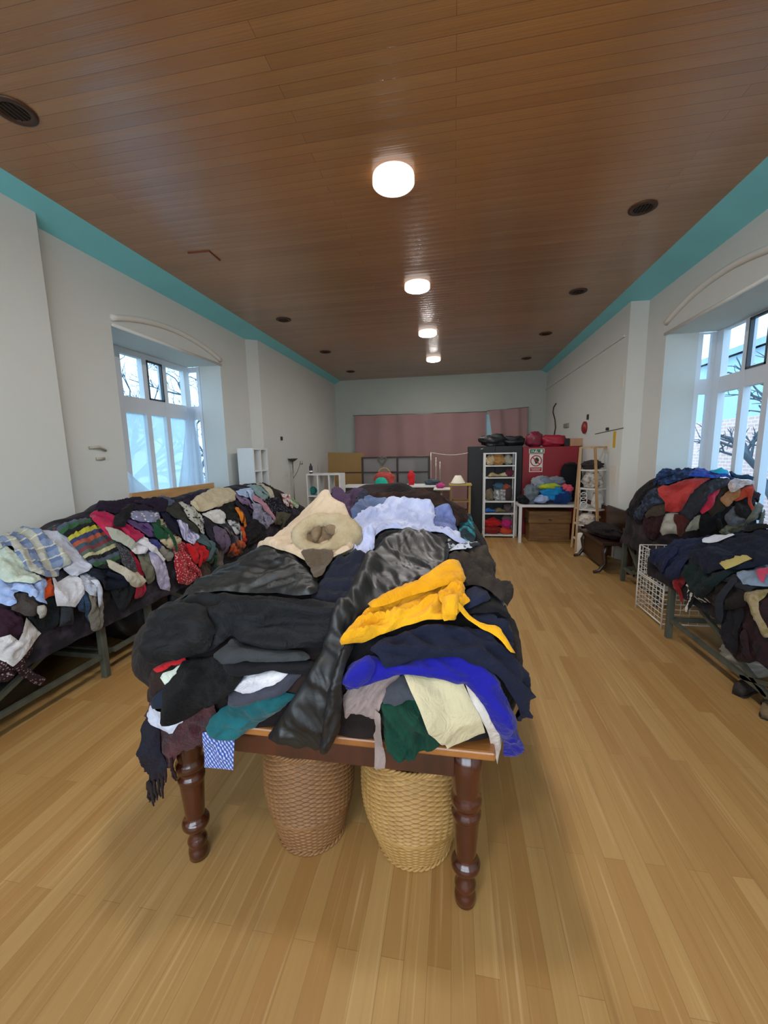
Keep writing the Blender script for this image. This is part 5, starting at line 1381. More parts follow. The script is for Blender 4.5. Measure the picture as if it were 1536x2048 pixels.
# --- top layer
bt = C('top', 'top', 'black crew top wrinkled beneath the pale blue shirt', [(738, 1069), (775, 1040), (820, 1046), (860, 1050), (900, 1064), (895, 1090), (832, 1072), (789, 1078), (755, 1082)], fabric('131416'), T=.018, wr=.012, wl=.05)
sh_ = C('shirt', 'shirt', 'pale blue cotton shirt spread over the top of the heap', [(704, 1030), (734, 1012), (772, 1004), (820, 1000), (858, 1003), (872, 1022), (868, 1040), (906, 1058), (948, 1081), (935, 1085), (895, 1068), (860, 1051), (820, 1051), (775, 1044), (749, 1059), (742, 1075), (712, 1068), (700, 1060)], fabric('a9b5dc', 'patch', 'c3cdea', scale=4), T=.022, w=.04, wr=.013, wl=.045)
drape(SC_, 'sleeve', [(712, 1050), (752, 1048), (750, 1072), (744, 1096), (729, 1122), (706, 1122), (698, 1082)], fabric('b4bfe4', 'patch', 'c9d2ee', scale=5), T=.022, w=.03, wr=.016, wl=.04, parent=sh_, label='hanging pale blue sleeve')
C('quilted_jacket', 'jacket', 'dark navy quilted jacket in the hollow below the cream hood', [(612, 1190), (630, 1152), (660, 1104), (712, 1090), (750, 1110), (735, 1150), (706, 1200), (670, 1222)], fabric('161a28'), T=.03, wr=.014, quilt=.09)
pc = C('padded_coat', 'coat', 'big black padded coat bulging over the left front of the heap', [(292, 1285), (290, 1250), (305, 1222), (345, 1195), (430, 1178), (545, 1180), (640, 1192), (690, 1205), (690, 1240), (640, 1288), (551, 1298), (488, 1288), (452, 1262), (440, 1290), (372, 1316), (318, 1326), (297, 1308)], fabric('0b0e12', 'patch', '11151a', scale=3, rough=.7), T=.085, w=.12, wr=.030, wl=.11, ang=.1)
drape(SC_, 'sleeve', [(292, 1288), (300, 1238), (350, 1212), (420, 1225), (436, 1262), (425, 1300), (372, 1318), (318, 1328), (297, 1310)], fabric('0a0d10', 'patch', '101214', scale=3, rough=.7), T=.06, w=.08, wr=.016, wl=.1, parent=pc, label='rounded black coat sleeve')
lj = C('leather_jacket', 'jacket', 'black leather jacket creased across the left top of the heap', [(350, 1190), (365, 1170), (400, 1142), (460, 1106), (482, 1076), (528, 1072), (597, 1102), (616, 1123), (632, 1152), (632, 1184), (574, 1188), (516, 1176), (448, 1178), (390, 1190)], LEATH, T=.045, w=.06, wr=.017, wl=.075, ang=.25, res=.012)
# cream hooded puffer with a furry hood
M_cream = fabric('bca78c', 'patch', 'cab69b', scale=3)
hj = C('hooded_jacket', 'jacket', 'cream padded jacket with fur-trimmed hood standing up at the top of the heap', [(500, 1080), (526, 1058), (551, 1040), (600, 1004), (622, 982), (638, 966), (648, 968), (664, 988), (690, 1008), (716, 1040), (712, 1075), (700, 1100), (640, 1112), (602, 1106), (551, 1092)], M_cream, T=.035, w=.04, wr=.008, wl=.07, quilt=.11, ang=.9, sm=0, res=.011)
drape(SC_, 'lining_panel', [(600, 1098), (640, 1092), (672, 1100), (655, 1125), (630, 1160), (618, 1130)], fabric('4f4232'), T=.012, parent=hj, label='olive brown inner panel')
M_fur = fabric('c2ac84', 'patch', 'd6c39c', scale=7, fuzz=True)
d = SC_.hit(652, 1074); bp, bn = SC_.at(np.array([d])); off = SC_.sample(SC_.F, np.array([d]))[0]
nrm = Vector(bn[0]) * .55 + (Vector(EYE) - Vector(bp[0])).normalized() * .6; nrm.normalize()
ctr = Vector(bp[0]) + Vector(bn[0]) * (off + .015)
ax = nrm.cross(Vector((0, 0, 1))).normalized(); ay = ax.cross(nrm).normalized()
m = MB(); n1, n2 = 72, 26; vs = []
for i in range(n1):
    a = 2 * PI * i / n1
    R1 = .104 * (1 + .10 * math.sin(a + .8) + .05 * math.sin(2 * a + 2)); tr = .047 * (1 + .28 * math.sin(a - 1.6) + .10 * math.sin(2 * a + 1))
    for j in range(n2):
        b = 2 * PI * j / n2; p = ctr + (ax * math.cos(a) * 1.12 + ay * math.sin(a) * .92) * (R1 + tr * math.cos(b)) + nrm * (tr * .95 * math.sin(b) + .012)
        p += (p - ctr).normalized() * (.007 * noise.noise(p * 14) + .009 * noise.noise(p * 40) + .005 * noise.noise(p * 90)); vs.append(p)
m.add(vs, [(i * n2 + j, ((i + 1) % n1) * n2 + j, ((i + 1) % n1) * n2 + (j + 1) % n2, i * n2 + (j + 1) % n2) for i in range(n1) for j in range(n2)])
hood = part(m, 'hood', M_fur, hj, True, 'cream fur hood rim')
m = MB(); vs = []; n1, n2 = 40, 10
for j in range(n2 + 1):
    r_ = .105 * (1 - j / n2) + .002; dpt = .025 - .06 * math.sin((j / n2) * PI / 2)
    for i in range(n1):
        a = 2 * PI * i / n1; p = ctr + (ax * math.cos(a) * 1.12 + ay * math.sin(a) * .92) * r_ + nrm * (dpt + .035 * math.exp(-((math.cos(a) * r_ - .01) ** 2 + (math.sin(a) * r_ + .0) ** 2) / .0016))
        p += nrm * .018 * noise.noise(p * 16); vs.append(p)
m.add(vs, [(j * n1 + i, j * n1 + (i + 1) % n1, (j + 1) * n1 + (i + 1) % n1, (j + 1) * n1 + i) for j in range(n2) for i in range(n1)])
for k, (a_, r_, sz) in enumerate(((.6, .052, .045), (2.4, .058, .05), (4.3, .055, .042))):
    q_ = ctr + (ax * math.cos(a_) * 1.12 + ay * math.sin(a_) * .92) * r_ + nrm * .005; n0 = len(m.v); m.blob((0, 0, 0), (1, 1, 1), 40 + k, .25, 1.6, 14)
    for i in range(n0, len(m.v)):
        x_, y_, z_ = m.v[i]; m.v[i] = tuple(q_ + (ax * math.cos(a_ + 1.2) + ay * math.sin(a_ + 1.2)) * x_ * sz * 1.25 + (ax * -math.sin(a_ + 1.2) + ay * math.cos(a_ + 1.2)) * y_ * sz * .6 + nrm * z_ * sz * .7)
part(m, 'hood_lining', fabric('866c4e', 'patch', 'a48a66', scale=9, fuzz=True), hood, True, 'tan fleece hood lining')
lt = C('leather_trousers', 'trousers', 'long black leather trousers running from the top down over the table front', [(530, 1480), (555, 1445), (578, 1412), (622, 1338), (656, 1258), (690, 1188), (746, 1087), (791, 1056), (860, 1056), (899, 1089), (893, 1137), (860, 1154), (728, 1211), (704, 1284), (687, 1375), (682, 1450), (655, 1508), (620, 1503), (585, 1497)], LEATH, T=.035, w=.05, wr=.012, wl=.085, res=.012, ang=-.95)
drape(SC_, 'leg_fold', [(640, 1500), (652, 1440), (664, 1370), (690, 1290), (716, 1215), (706, 1290), (690, 1375), (684, 1450), (658, 1509)], fabric('191b1e', glossy=True), T=.03, w=.03, wr=.012, wl=.04, parent=lt, label='deep lengthwise fold')
# yellow jacket
M_yel = fabric('dd9a0a', 'patch', 'e6a81a', scale=3)
yj = C('yellow_jacket', 'jacket', 'mustard yellow belted jacket folded on the right front of the heap', [(684, 1284), (712, 1238), (732, 1206), (775, 1183), (861, 1146), (895, 1128), (912, 1134), (926, 1158), (928, 1180), (936, 1209), (915, 1217), (905, 1234), (866, 1232), (797, 1249), (740, 1278), (689, 1296)], M_yel, T=.04, w=.045, wr=.024, wl=.05, res=.011)
drape(SC_, 'sleeve', [(732, 1206), (775, 1183), (861, 1146), (897, 1127), (917, 1131), (932, 1166), (905, 1172), (850, 1180), (790, 1204), (745, 1222)], M_yel, T=.028, w=.03, wr=.008, res=.012, parent=yj, label='folded yellow sleeve')
drape(SC_, 'cuff', [(880, 1190), (908, 1172), (932, 1182), (926, 1196), (940, 1207), (922, 1212), (912, 1240), (886, 1240), (882, 1218)], M_yel, T=.02, w=.02, wr=.014, wl=.02, res=.01, parent=yj, label='gathered yellow cuff')
drape(SC_, 'belt', [(908, 1218), (946, 1233), (990, 1258), (1018, 1286), (1030, 1302), (1018, 1303), (980, 1268), (942, 1242), (910, 1228)], fabric('e3a714'), T=.01, w=.015, wr=.003, res=.011, parent=yj, label='yellow belt end with eyelets')
drape(SC_, 'belt_loop', [(884, 1212), (914, 1208), (912, 1240), (884, 1240)], M_yel, T=.014, w=.012, wr=.003, sm=0, res=.01, parent=yj)
# ------------------------------------------------------------------ clothes on the long left heap
GL = 'clothes on the long left heap'
SLV = ('shirt', 'jumper', 'coat', 'jacket', 'top', 'blouse', 'dress', 'hoodie', 'cardigan')
def L(name, cat, label, pts, col, pat=None, col2='ffffff', T=.026, w=.04, wr=.017, wl=.045, sm=1, **k):
    fk = {q_: k.pop(q_) for q_ in ('col3', 'scale', 'cols', 'fuzz', 'angle') if q_ in k}
    k.setdefault('res', .017); k.setdefault('grow', .03)
    mt = fabric(col, pat, col2, **fk)
    o = drape(SL_, name, pts, mt, T=T, w=w, wr=wr, wl=wl, sm=sm, label=label, cat=cat, group=GL, **k)
    if cat in SLV and sm and pat not in ('plaid', 'stripes') and _rs.random() < .7: sleeve(SL_, o, mt, drape.c, _rs.uniform(-.9, .9), _rs.uniform(.16, .30), _rs.uniform(.05, .075))
    return o
# hanging lowest, below the table edge
L('top', 'top', 'glittery dark maroon top hanging lowest at the left edge of the photo', [(0, 1310), (20, 1318), (59, 1288), (57, 1309), (24, 1352), (0, 1360)], '2a161c', 'print', '8a7a80', scale=60)
L('top', 'top', 'dark plum top hanging behind the grey-white cloth at far left', [(0, 1215), (20, 1222), (46, 1220), (46, 1250), (37, 1284), (20, 1278), (0, 1270)], '2c1526')
L('cloth', 'cloth', 'pale grey and white cloth hanging in two points at the far left', [(0, 1280), (20, 1276), (31, 1283), (47, 1243), (76, 1270), (40, 1300), (18, 1323), (0, 1309)], 'c2c4c8', 'patch', 'd9dade', sm=0, T=.01)
L('trousers', 'trousers', 'black trousers hanging below the orange cloth', [(56, 1184), (109, 1184), (118, 1207), (116, 1249), (82, 1251), (58, 1232)], '0e1418', 'patch', '131d22')
L('trousers', 'trousers', 'slate grey trouser end hanging under the white vest', [(119, 1195), (143, 1195), (146, 1242), (121, 1245)], '2b3038', sm=0)
kh = L('knit_hat', 'hat', 'taupe knitted hat with white pompom dangling over the edge at far left', [(29, 1186), (64, 1186), (68, 1217), (60, 1227), (44, 1227), (29, 1216)], '4a423e', fuzz=True)
drape(SL_, 'pompom', [(62, 1222), (72, 1218), (82, 1225), (82, 1236), (70, 1240), (62, 1234)], fabric('c9c6bc', fuzz=True), T=.045, w=.03, parent=kh, label='white pompom')
L('denim_jacket', 'jacket', 'blue denim jacket cuff hanging right of the slate trousers', [(146, 1158), (168, 1155), (172, 1186), (172, 1216), (158, 1216), (150, 1192)], '2f4a68', 'patch', '24384f')
L('trousers', 'trousers', 'long stone grey trouser leg hanging beside the trestle leg', [(176, 1156), (197, 1162), (203, 1215), (203, 1251), (186, 1257), (176, 1225), (172, 1190)], '77746c', T=.02)
L('shirt', 'shirt', 'pale grey shirt corner over the stone trouser leg', [(164, 1146), (188, 1150), (189, 1187), (166, 1186), (163, 1170)], 'a9b2c2', 'patch', 'c3cad6', T=.014)
L('jeans', 'jeans', 'black jeans hanging down past the table brace', [(232, 1150), (262, 1150), (268, 1178), (250, 1216), (240, 1212), (228, 1180)], '1d2124')
L('trousers', 'trousers', 'grey-brown trouser leg hanging near the crimson sleeve', [(395, 1098), (420, 1100), (420, 1150), (404, 1150)], '4a3a30')
L('trousers', 'trousers', 'taupe trouser leg hanging under the plum top', [(430, 1084), (449, 1084), (447, 1128), (436, 1131)], '6b625d', T=.02)
L('orange_cloth', 'cloth', 'orange cloth poking out under the plaid shirt', [(80, 1158), (104, 1156), (106, 1188), (94, 1191), (86, 1198), (81, 1186)], 'c24a1a')
L('vest', 'vest', 'white vest hanging with a V shaped notch at the front', [(108, 1148), (121, 1168), (144, 1150), (148, 1165), (151, 1187), (141, 1207), (113, 1207), (109, 1186)], 'c9cbd2', sm=0, T=.014)
L('shirt', 'shirt', 'pale blue shirt tail showing between mint shirt and orange cloth', [(46, 1172), (68, 1158), (80, 1150), (83, 1177), (59, 1190)], '8aa0cc', 'patch', '9db2da')
L('shirt', 'shirt', 'light blue cotton shirt hanging at the very left edge', [(0, 1138), (18, 1155), (37, 1166), (53, 1197), (45, 1199), (37, 1184), (25, 1186), (29, 1205), (18, 1209), (8, 1190), (0, 1186)], '94aede', 'patch', 'a9c0ea', T=.02)
L('jumper', 'jumper', 'navy jumper hanging below the striped jumper', [(174, 1130), (210, 1126), (250, 1156), (244, 1172), (195, 1174), (178, 1157)], '121a2a')
L('shirt', 'shirt', 'pale mint shirt lying at the left edge of the heap', [(0, 1090), (14, 1090), (37, 1110), (58, 1136), (69, 1166), (50, 1178), (33, 1170), (18, 1163), (0, 1146)], 'b6c6ba', 'patch', 'c8d4c4', T=.03)
L('top', 'top', 'dark teal patterned top spread at the back above the white tee', [(70, 1062), (109, 1051), (148, 1043), (172, 1040), (150, 1062), (109, 1070), (76, 1068)], '2a4548', 'print', '7a4a4a', scale=30)
L('t_shirt', 't-shirt', 'white t-shirt draped between the plaid shirt and the striped jumper', [(76, 1066), (109, 1067), (140, 1077), (165, 1100), (178, 1133), (150, 1152), (139, 1146), (125, 1116), (102, 1090), (86, 1076)], 'b4bacb', 'patch', 'c3c8d6', T=.028, wr=.008)
L('plaid_shirt', 'shirt', 'blue and cream plaid shirt draped over the near end of the heap', [(0, 1062), (20, 1053), (49, 1054), (76, 1071), (104, 1092), (127, 1117), (135, 1123), (115, 1133), (113, 1148), (86, 1156), (64, 1156), (53, 1131), (39, 1104), (35, 1092), (12, 1100), (0, 1096)], '7c8fae', 'plaid', '4a6290', col3='c9c6a4', scale=9, T=.03)
L('striped_jumper', 'jumper', 'multicoloured striped knit jumper over the front of the left heap', [(119, 1061), (168, 1038), (195, 1043), (211, 1063), (229, 1086), (243, 1118), (211, 1135), (176, 1135), (160, 1102), (143, 1079), (125, 1073)], '3a4650', 'stripes', cols=['3c5360', 'a5533c', '3a3f66', 'b5b23a', '16181c', '2f5a3a', '4b5568', '16181c', 'b9b890', '55655a', '7a3a44'], scale=2.6, T=.035, uvang=PI / 2)
# under and around the middle
L('scarf', 'scarf', 'crimson red sleeve hanging long below the cream gloves', [(255, 1100), (271, 1110), (284, 1148), (290, 1170), (287, 1188), (268, 1191), (266, 1167), (258, 1131)], 'a81f3c', T=.025)
L('gloves', 'gloves', 'cream woollen gloves dangling beside the crimson sleeve', [(212, 1128), (243, 1143), (257, 1145), (275, 1164), (266, 1170), (247, 1165), (238, 1154), (213, 1142)], 'b9b3a0', T=.03)
L('tweed_jacket', 'jacket', 'grey tweed jacket front right of the striped jumper', [(226, 1076), (252, 1100), (264, 1129), (252, 1147), (236, 1140), (242, 1118)], '35353a', 'print', '6a6a70', scale=90)
L('trousers', 'trousers', 'sage grey trousers hanging right of the crimson sleeve', [(275, 1100), (298, 1098), (314, 1128), (308, 1158), (296, 1161), (282, 1140)], '6d6e5e')
L('shirt', 'shirt', 'lavender white shirt tail hanging to a point', [(296, 1098), (320, 1098), (328, 1126), (338, 1159), (340, 1177), (323, 1171), (304, 1132)], 'a9a4c4', 'patch', 'bdbad2', sm=0)
L('trousers', 'trousers', 'stone trousers folded left of the red printed dress', [(312, 1092), (335, 1086), (366, 1088), (340, 1118), (322, 1106)], '8b8a82')
L('dress', 'dress', 'red and white printed dress hanging over the edge', [(346, 1088), (367, 1084), (377, 1104), (398, 1150), (377, 1164), (358, 1158), (350, 1118)], 'a32430', 'print', 'd8b0aa', scale=60, T=.028)
L('jumper', 'jumper', 'scarlet jumper right of the red printed dress', [(372, 1094), (391, 1079), (408, 1104), (404, 1120), (380, 1126)], 'b3151c', T=.035)
L('jumper', 'jumper', 'dark green jumper end beside the scarlet jumper', [(405, 1096), (428, 1102), (432, 1122), (414, 1124)], '16402c')
L('top', 'top', 'teal grey top above the dark green jumper end', [(385, 1064), (411, 1070), (430, 1099), (421, 1108), (397, 1090)], '42565a')
L('shirt', 'shirt', 'indigo and blue shirt bunched below the white blouse', [(280, 1084), (310, 1076), (310, 1101), (282, 1108)], '2f2f7a', 'patch', '4a5aa0', scale=12)
L('blouse', 'blouse', 'white blouse hanging below the magenta jumper', [(246, 1080), (276, 1064), (286, 1078), (286, 1106), (264, 1106)], 'd4d2d6', T=.022)
L('jumper', 'jumper', 'magenta crimson jumper near the front of the left heap', [(186, 1024), (218, 1024), (243, 1044), (265, 1056), (277, 1074), (255, 1085), (227, 1077), (192, 1050)], 'a31648', 'patch', 'c02a52', scale=4, T=.04)
L('top', 'top', 'pale sage strap top between striped and magenta jumpers', [(206, 1062), (232, 1074), (258, 1090), (254, 1100), (226, 1082)], 'a8aa9c')
L('jumper', 'jumper', 'muted purple jumper below the printed grey tee', [(250, 1036), (282, 1028), (309, 1050), (310, 1070), (290, 1073), (264, 1054)], '56406e', T=.035)
L('scarf', 'scarf', 'cream patterned scarf knotted beside the dark green sleeve', [(307, 1034), (331, 1042), (352, 1074), (350, 1086), (331, 1098), (312, 1084), (322, 1062)], 'b7aa8c', 'print', '7a6448', scale=26, T=.03)
L('top', 'top', 'dark green sleeved top under the printed grey tee', [(295, 1045), (311, 1038), (322, 1066), (320, 1082), (306, 1080)], '11442a', T=.03)
L('t_shirt', 't-shirt', 'lavender grey tee with white print near the purple coat', [(252, 1026), (282, 1018), (320, 1020), (312, 1036), (297, 1049), (268, 1043)], '7c809c', 'print', 'd0d0da', scale=28, T=.03)
L('jumper', 'jumper', 'navy jumper hanging between cream scarf and olive jacket', [(320, 1020), (350, 1028), (366, 1049), (364, 1072), (347, 1070), (329, 1044)], '15172a')
L('t_shirt', 't-shirt', 'lilac tee with white stripes hanging right of the navy jumper', [(354, 1044), (377, 1050), (392, 1074), (376, 1091), (363, 1070)], '8f90bc', 'stripes', 'c9c9da', scale=30)
L('jacket', 'jacket', 'olive grey jacket on the crest below the timber board', [(318, 1000), (353, 1004), (378, 1023), (394, 1058), (387, 1068), (364, 1049), (342, 1031), (322, 1024)], '34352f', T=.035)
L('hat', 'hat', 'blue-grey folded cap on the crest by the timber board', [(312, 997), (337, 992), (345, 1006), (329, 1019), (311, 1011)], '47566e')
L('coat', 'coat', 'dark purple coat along the crest left of the window', [(198, 1003), (225, 994), (255, 992), (295, 997), (322, 1013), (321, 1026), (293, 1021), (263, 1021), (227, 1024), (196, 1020)], '1e1428', T=.04)
L('coat', 'coat', 'black coat sleeve falling across the magenta jumper', [(250, 1016), (262, 1020), (243, 1058), (222, 1060), (232, 1038)], '141318', T=.025)
# right-hand half
L('top', 'top', 'black and white floral top right of the olive jacket', [(358, 1005), (380, 1009), (400, 1030), (408, 1049), (404, 1066), (388, 1060), (376, 1036)], 'b3b5ac', 'print', '2a2c34', scale=26)
L('trousers', 'trousers', 'dark grey trousers beside the plum top on the left heap', [(402, 1040), (427, 1044), (448, 1069), (448, 1092), (430, 1094), (420, 1071)], '26262f')
L('top', 'top', 'dusty plum top hanging on the left heap', [(424, 1058), (446, 1060), (454, 1090), (440, 1098), (428, 1086)], '5a4c60')
L('hoodie', 'hoodie', 'navy and taupe hoodie draped toward the far half', [(436, 1045), (457, 1042), (476, 1069), (479, 1092), (457, 1088), (446, 1063)], '232a3a', 'patch', '6f6258', scale=10)
L('top', 'top', 'white trimmed top at the front beyond the hoodie', [(454, 1042), (476, 1041), (482, 1060), (468, 1070)], 'b9bcc0', 'patch', '24262c', scale=14)
L('cloth', 'cloth', 'orange-red cloth hanging near the cream hood', [(474, 1056), (501, 1052), (524, 1058), (503, 1076), (486, 1086)], 'bf2e12', 'patch', 'd0671c', scale=9)
L('jumper', 'jumper', 'rust brown jumper hanging below the orange-red cloth', [(450, 1092), (476, 1084), (490, 1092), (474, 1108), (456, 1112)], '4a2818', 'patch', 'c2521c', scale=9)
L('trousers', 'trousers', 'black trousers stretched along the crest below the cream blanket', [(410, 1027), (441, 1010), (468, 998), (480, 1022), (476, 1044), (446, 1034), (428, 1037)], '121413', 'patch', '22261e', T=.035)
L('towel', 'towel', 'rolled white towel under the floral top', [(405, 1028), (432, 1022), (446, 1036), (440, 1047), (417, 1044)], 'cfcfcb', T=.035)
L('top', 'top', 'dark purple top beside the cream blanket on the crest', [(366, 1005), (375, 991), (397, 985), (408, 990), (386, 1008), (376, 1010)], '221a30', T=.03)
L('blanket', 'blanket', 'cream fleece blanket on the crest below the window', [(378, 1009), (408, 987), (427, 976), (456, 975), (476, 991), (463, 1002), (430, 1016), (400, 1024)], 'c2b697', T=.045, w=.05, wr=.010)
L('top', 'top', 'yellow and orange top peeking out of the dark clothes', [(467, 1019), (488, 1023), (491, 1043), (479, 1043)], 'd0761a')
L('coat', 'coat', 'very dark plum coat hanging in the far half of the heap', [(470, 1006), (503, 1000), (517, 1022), (507, 1047), (490, 1052), (476, 1024)], '1d1828', T=.03)
L('top', 'top', 'mauve top on the crest beside the cream blanket', [(472, 991), (491, 993), (493, 1010), (475, 1008)], '7a6486')
L('shirt', 'shirt', 'pale blue shirt on the crest past the mauve top', [(474, 981), (504, 973), (515, 986), (491, 995), (475, 993)], '9db4d6', 'patch', 'b9c9e2')
L('jumper', 'jumper', 'lilac grey jumper hanging in the far half', [(502, 1010), (529, 1012), (548, 1044), (526, 1061), (503, 1043)], '7c7c94', 'patch', '9496a8', T=.03)
L('cardigan', 'cardigan', 'dusty pink cardigan strip over the lilac jumper', [(504, 993), (521, 993), (541, 1019), (549, 1046), (533, 1027), (511, 1008)], 'b08392', T=.03)
L('shirt', 'shirt', 'grey teal shirt on the crest in the far half', [(496, 969), (523, 963), (542, 986), (530, 1003), (511, 988)], '7c9694', T=.03)
L('jumper', 'jumper', 'cream jumper at the crest near the cube shelf', [(512, 963), (532, 962), (553, 989), (548, 1003), (535, 991)], 'b9b09a', T=.03)
L('coat', 'coat', 'dark brown coat draped near the far end', [(521, 959), (547, 967), (564, 989), (560, 1006), (548, 999), (534, 975)], '2b2420', T=.03)
L('coat', 'coat', 'navy black coat at the far end of the left heap', [(528, 1001), (555, 1000), (587, 1025), (577, 1036), (542, 1033), (532, 1019)], '15161e', 'print', '5a5c66', scale=30, T=.03)
L('top', 'top', 'olive top hanging low at the far end', [(543, 1028), (577, 1030), (568, 1047), (547, 1048)], '4a4634')
L('top', 'top', 'green and white top at the extreme far end', [(563, 987), (589, 990), (605, 1003), (595, 1014), (575, 1000)], '6f8a5a', 'patch', 'c9d2c4', scale=9)
L('top', 'top', 'white top tucked near the far end beside the green top', [(561, 990), (577, 993), (579, 1010), (566, 1010)], 'cfcfcb', 'patch', 'a03030', scale=16)
L('trousers', 'trousers', 'black trousers hanging under the lilac grey jumper', [(500, 1044), (528, 1058), (520, 1080), (492, 1090), (488, 1060)], '17171b')

# ------------------------------------------------------------------ heap in the right window bay
GF = 'clothes heaped in the right window bay'
def R(name, cat, label, pts, col, pat=None, col2='ffffff', sf=None, T=.028, w=.045, wr=.016, wl=.05, sm=1, group=GF, **k):
    fk = {q_: k.pop(q_) for q_ in ('col3', 'scale', 'cols', 'fuzz', 'glossy', 'angle') if q_ in k}
    k.setdefault('res', .018); k.setdefault('grow', .04)
    mt = fabric(col, pat, col2, **fk); sf = sf or SF_
    o = drape(sf, name, pts, mt, T=T, w=w, wr=wr, wl=wl, sm=sm, label=label, cat=cat, group=group, **k)
    if cat in SLV and sm and _rs.random() < .5:
        c0 = drape.c; an = _rs.uniform(-.8, .8) if sf is SR_ else math.atan2(c0[1], c0[0]) + _rs.uniform(-.6, .6)
        sleeve(sf, o, mt, c0, an, _rs.uniform(.16, .30), _rs.uniform(.06, .09))
    return o
R('cloth', 'cloth', 'white cloth hanging below the red jacket in the bay heap', [(1315, 1052), (1331, 1033), (1351, 1030), (1360, 1066), (1327, 1064)], 'a39c90', sm=0)
R('dress', 'dress', 'dark maroon dress hanging left of the white cloth', [(1290, 1032), (1329, 1028), (1319, 1060), (1307, 1074), (1292, 1066)], '2c1215')
R('skirt', 'skirt', 'brown skirt hanging right of the white cloth', [(1350, 1034), (1375, 1030), (1373, 1056), (1359, 1068)], '4a1f18')
R('scarf', 'scarf', 'pale grey scarf end hanging below the dark green coat', [(1371, 1060), (1390, 1040), (1415, 1028), (1415, 1041), (1398, 1053)], '8a8878')
R('coat', 'coat', 'black coat low in the middle of the bay heap', [(1400, 1040), (1413, 1022), (1440, 1008), (1468, 1018), (1445, 1060), (1405, 1072)], '121213')
R('top', 'top', 'olive taupe top at the left of the bay heap', [(1296, 1010), (1325, 986), (1338, 1005), (1327, 1030), (1300, 1033)], '3d342a')
R('trousers', 'trousers', 'beige olive trousers low at the right of the bay heap', [(1435, 1060), (1471, 1046), (1489, 1040), (1492, 1056), (1452, 1070)], '6f6a50', 'patch', '3a3728')
R('jacket', 'jacket', 'grey jacket with paler patches in the bay heap', [(1450, 1035), (1469, 1018), (1492, 1020), (1487, 1041), (1458, 1048)], '55565a', 'patch', '6e7078', scale=12)
R('coat', 'coat', 'black-brown coat right of the centre of the bay heap', [(1464, 1023), (1485, 992), (1510, 985), (1532, 990), (1512, 1018), (1489, 1036)], '211a18')
R('jumper', 'jumper', 'khaki grey jumper at the right edge of the bay heap', [(1484, 1039), (1510, 1014), (1536, 1002), (1536, 1037), (1496, 1042)], '6a675a', T=.04)
R('jacket', 'jacket', 'dark brown green jacket in the middle of the bay heap', [(1433, 975), (1460, 965), (1459, 989), (1444, 1010), (1419, 1028), (1410, 1018), (1423, 992)], '2c2418', T=.035)
R('top', 'top', 'crimson pink top with pale piping in the bay heap', [(1406, 987), (1425, 972), (1438, 976), (1427, 992), (1413, 1015), (1402, 1022), (1402, 996)], 'a32038', 'patch', 'c0304e', scale=8)
R('coat', 'coat', 'black coat sloping down the left end of the bay heap', [(1252, 1023), (1286, 992), (1296, 972), (1321, 943), (1334, 944), (1325, 962), (1323, 984), (1304, 999), (1298, 1012), (1280, 1039), (1267, 1035)], '151518', T=.035)
R('jacket', 'jacket', 'dark navy grey jacket on the left slope of the bay heap', [(1278, 1034), (1294, 1006), (1304, 990), (1327, 983), (1333, 1002), (1304, 1018), (1290, 1033)], '1e232d', 'patch', '39455a')
R('jacket', 'jacket', 'charcoal jacket beside the red jacket in the bay heap', [(1415, 960), (1436, 958), (1415, 977), (1404, 990), (1396, 1018), (1379, 1034), (1359, 1018), (1369, 994), (1381, 975), (1398, 967)], '2c2c30', T=.04)
R('jacket', 'jacket', 'black jacket with white piping in the bay heap', [(1431, 960), (1456, 948), (1474, 957), (1452, 973), (1433, 979), (1412, 992), (1404, 1003), (1408, 981)], '26262b', 'patch', '3d4048')
R('jacket', 'jacket', 'brick red jacket in the middle of the bay heap', [(1329, 979), (1356, 967), (1375, 960), (1404, 957), (1418, 961), (1394, 972), (1381, 979), (1371, 996), (1361, 1018), (1337, 1018), (1337, 1002), (1329, 991)], '8f2422', 'patch', 'b23a34', scale=5, T=.035)
R('jacket', 'jacket', 'navy jacket on the crest at the left of the bay heap', [(1319, 962), (1331, 942), (1342, 929), (1356, 931), (1358, 940), (1390, 936), (1390, 952), (1348, 960), (1332, 975)], '18203a', 'patch', '2a4a7a', T=.035)
R('jumper', 'jumper', 'royal blue jumper on the crest of the bay heap', [(1381, 954), (1406, 938), (1425, 930), (1464, 930), (1482, 944), (1452, 953), (1423, 960), (1394, 960)], '1a2f86', 'patch', '2450a8', T=.035)
R('scarf', 'scarf', 'cyan scarf lying on the royal blue jumper', [(1427, 940), (1448, 934), (1454, 944), (1433, 953)], '159fc0')
R('coat', 'coat', 'plum dark coat at the right of the bay heap', [(1485, 975), (1520, 962), (1536, 960), (1536, 992), (1512, 990), (1480, 1000)], '2a1418', T=.035)
R('top', 'top', 'orange red top under the blush blanket', [(1465, 987), (1483, 975), (1496, 976), (1487, 991), (1469, 1000)], 'b0402a')
R('bag', 'bag', 'tan leather strap bag in the middle of the bay heap', [(1436, 1002), (1458, 985), (1468, 985), (1465, 998), (1450, 1011)], '9c6a40')
R('blanket', 'blanket', 'long blush white blanket over the right of the bay heap', [(1456, 971), (1489, 952), (1510, 945), (1536, 942), (1536, 960), (1510, 963), (1483, 974), (1467, 984), (1458, 986)], 'b09c98', 'patch', 'c9bcb8', T=.04)
R('hat', 'hat', 'round teal blue hat on top of the bay heap', [(1477, 937), (1492, 924), (1506, 922), (1519, 930), (1520, 944), (1498, 948), (1482, 946)], '1a3a56', T=.06, w=.05)

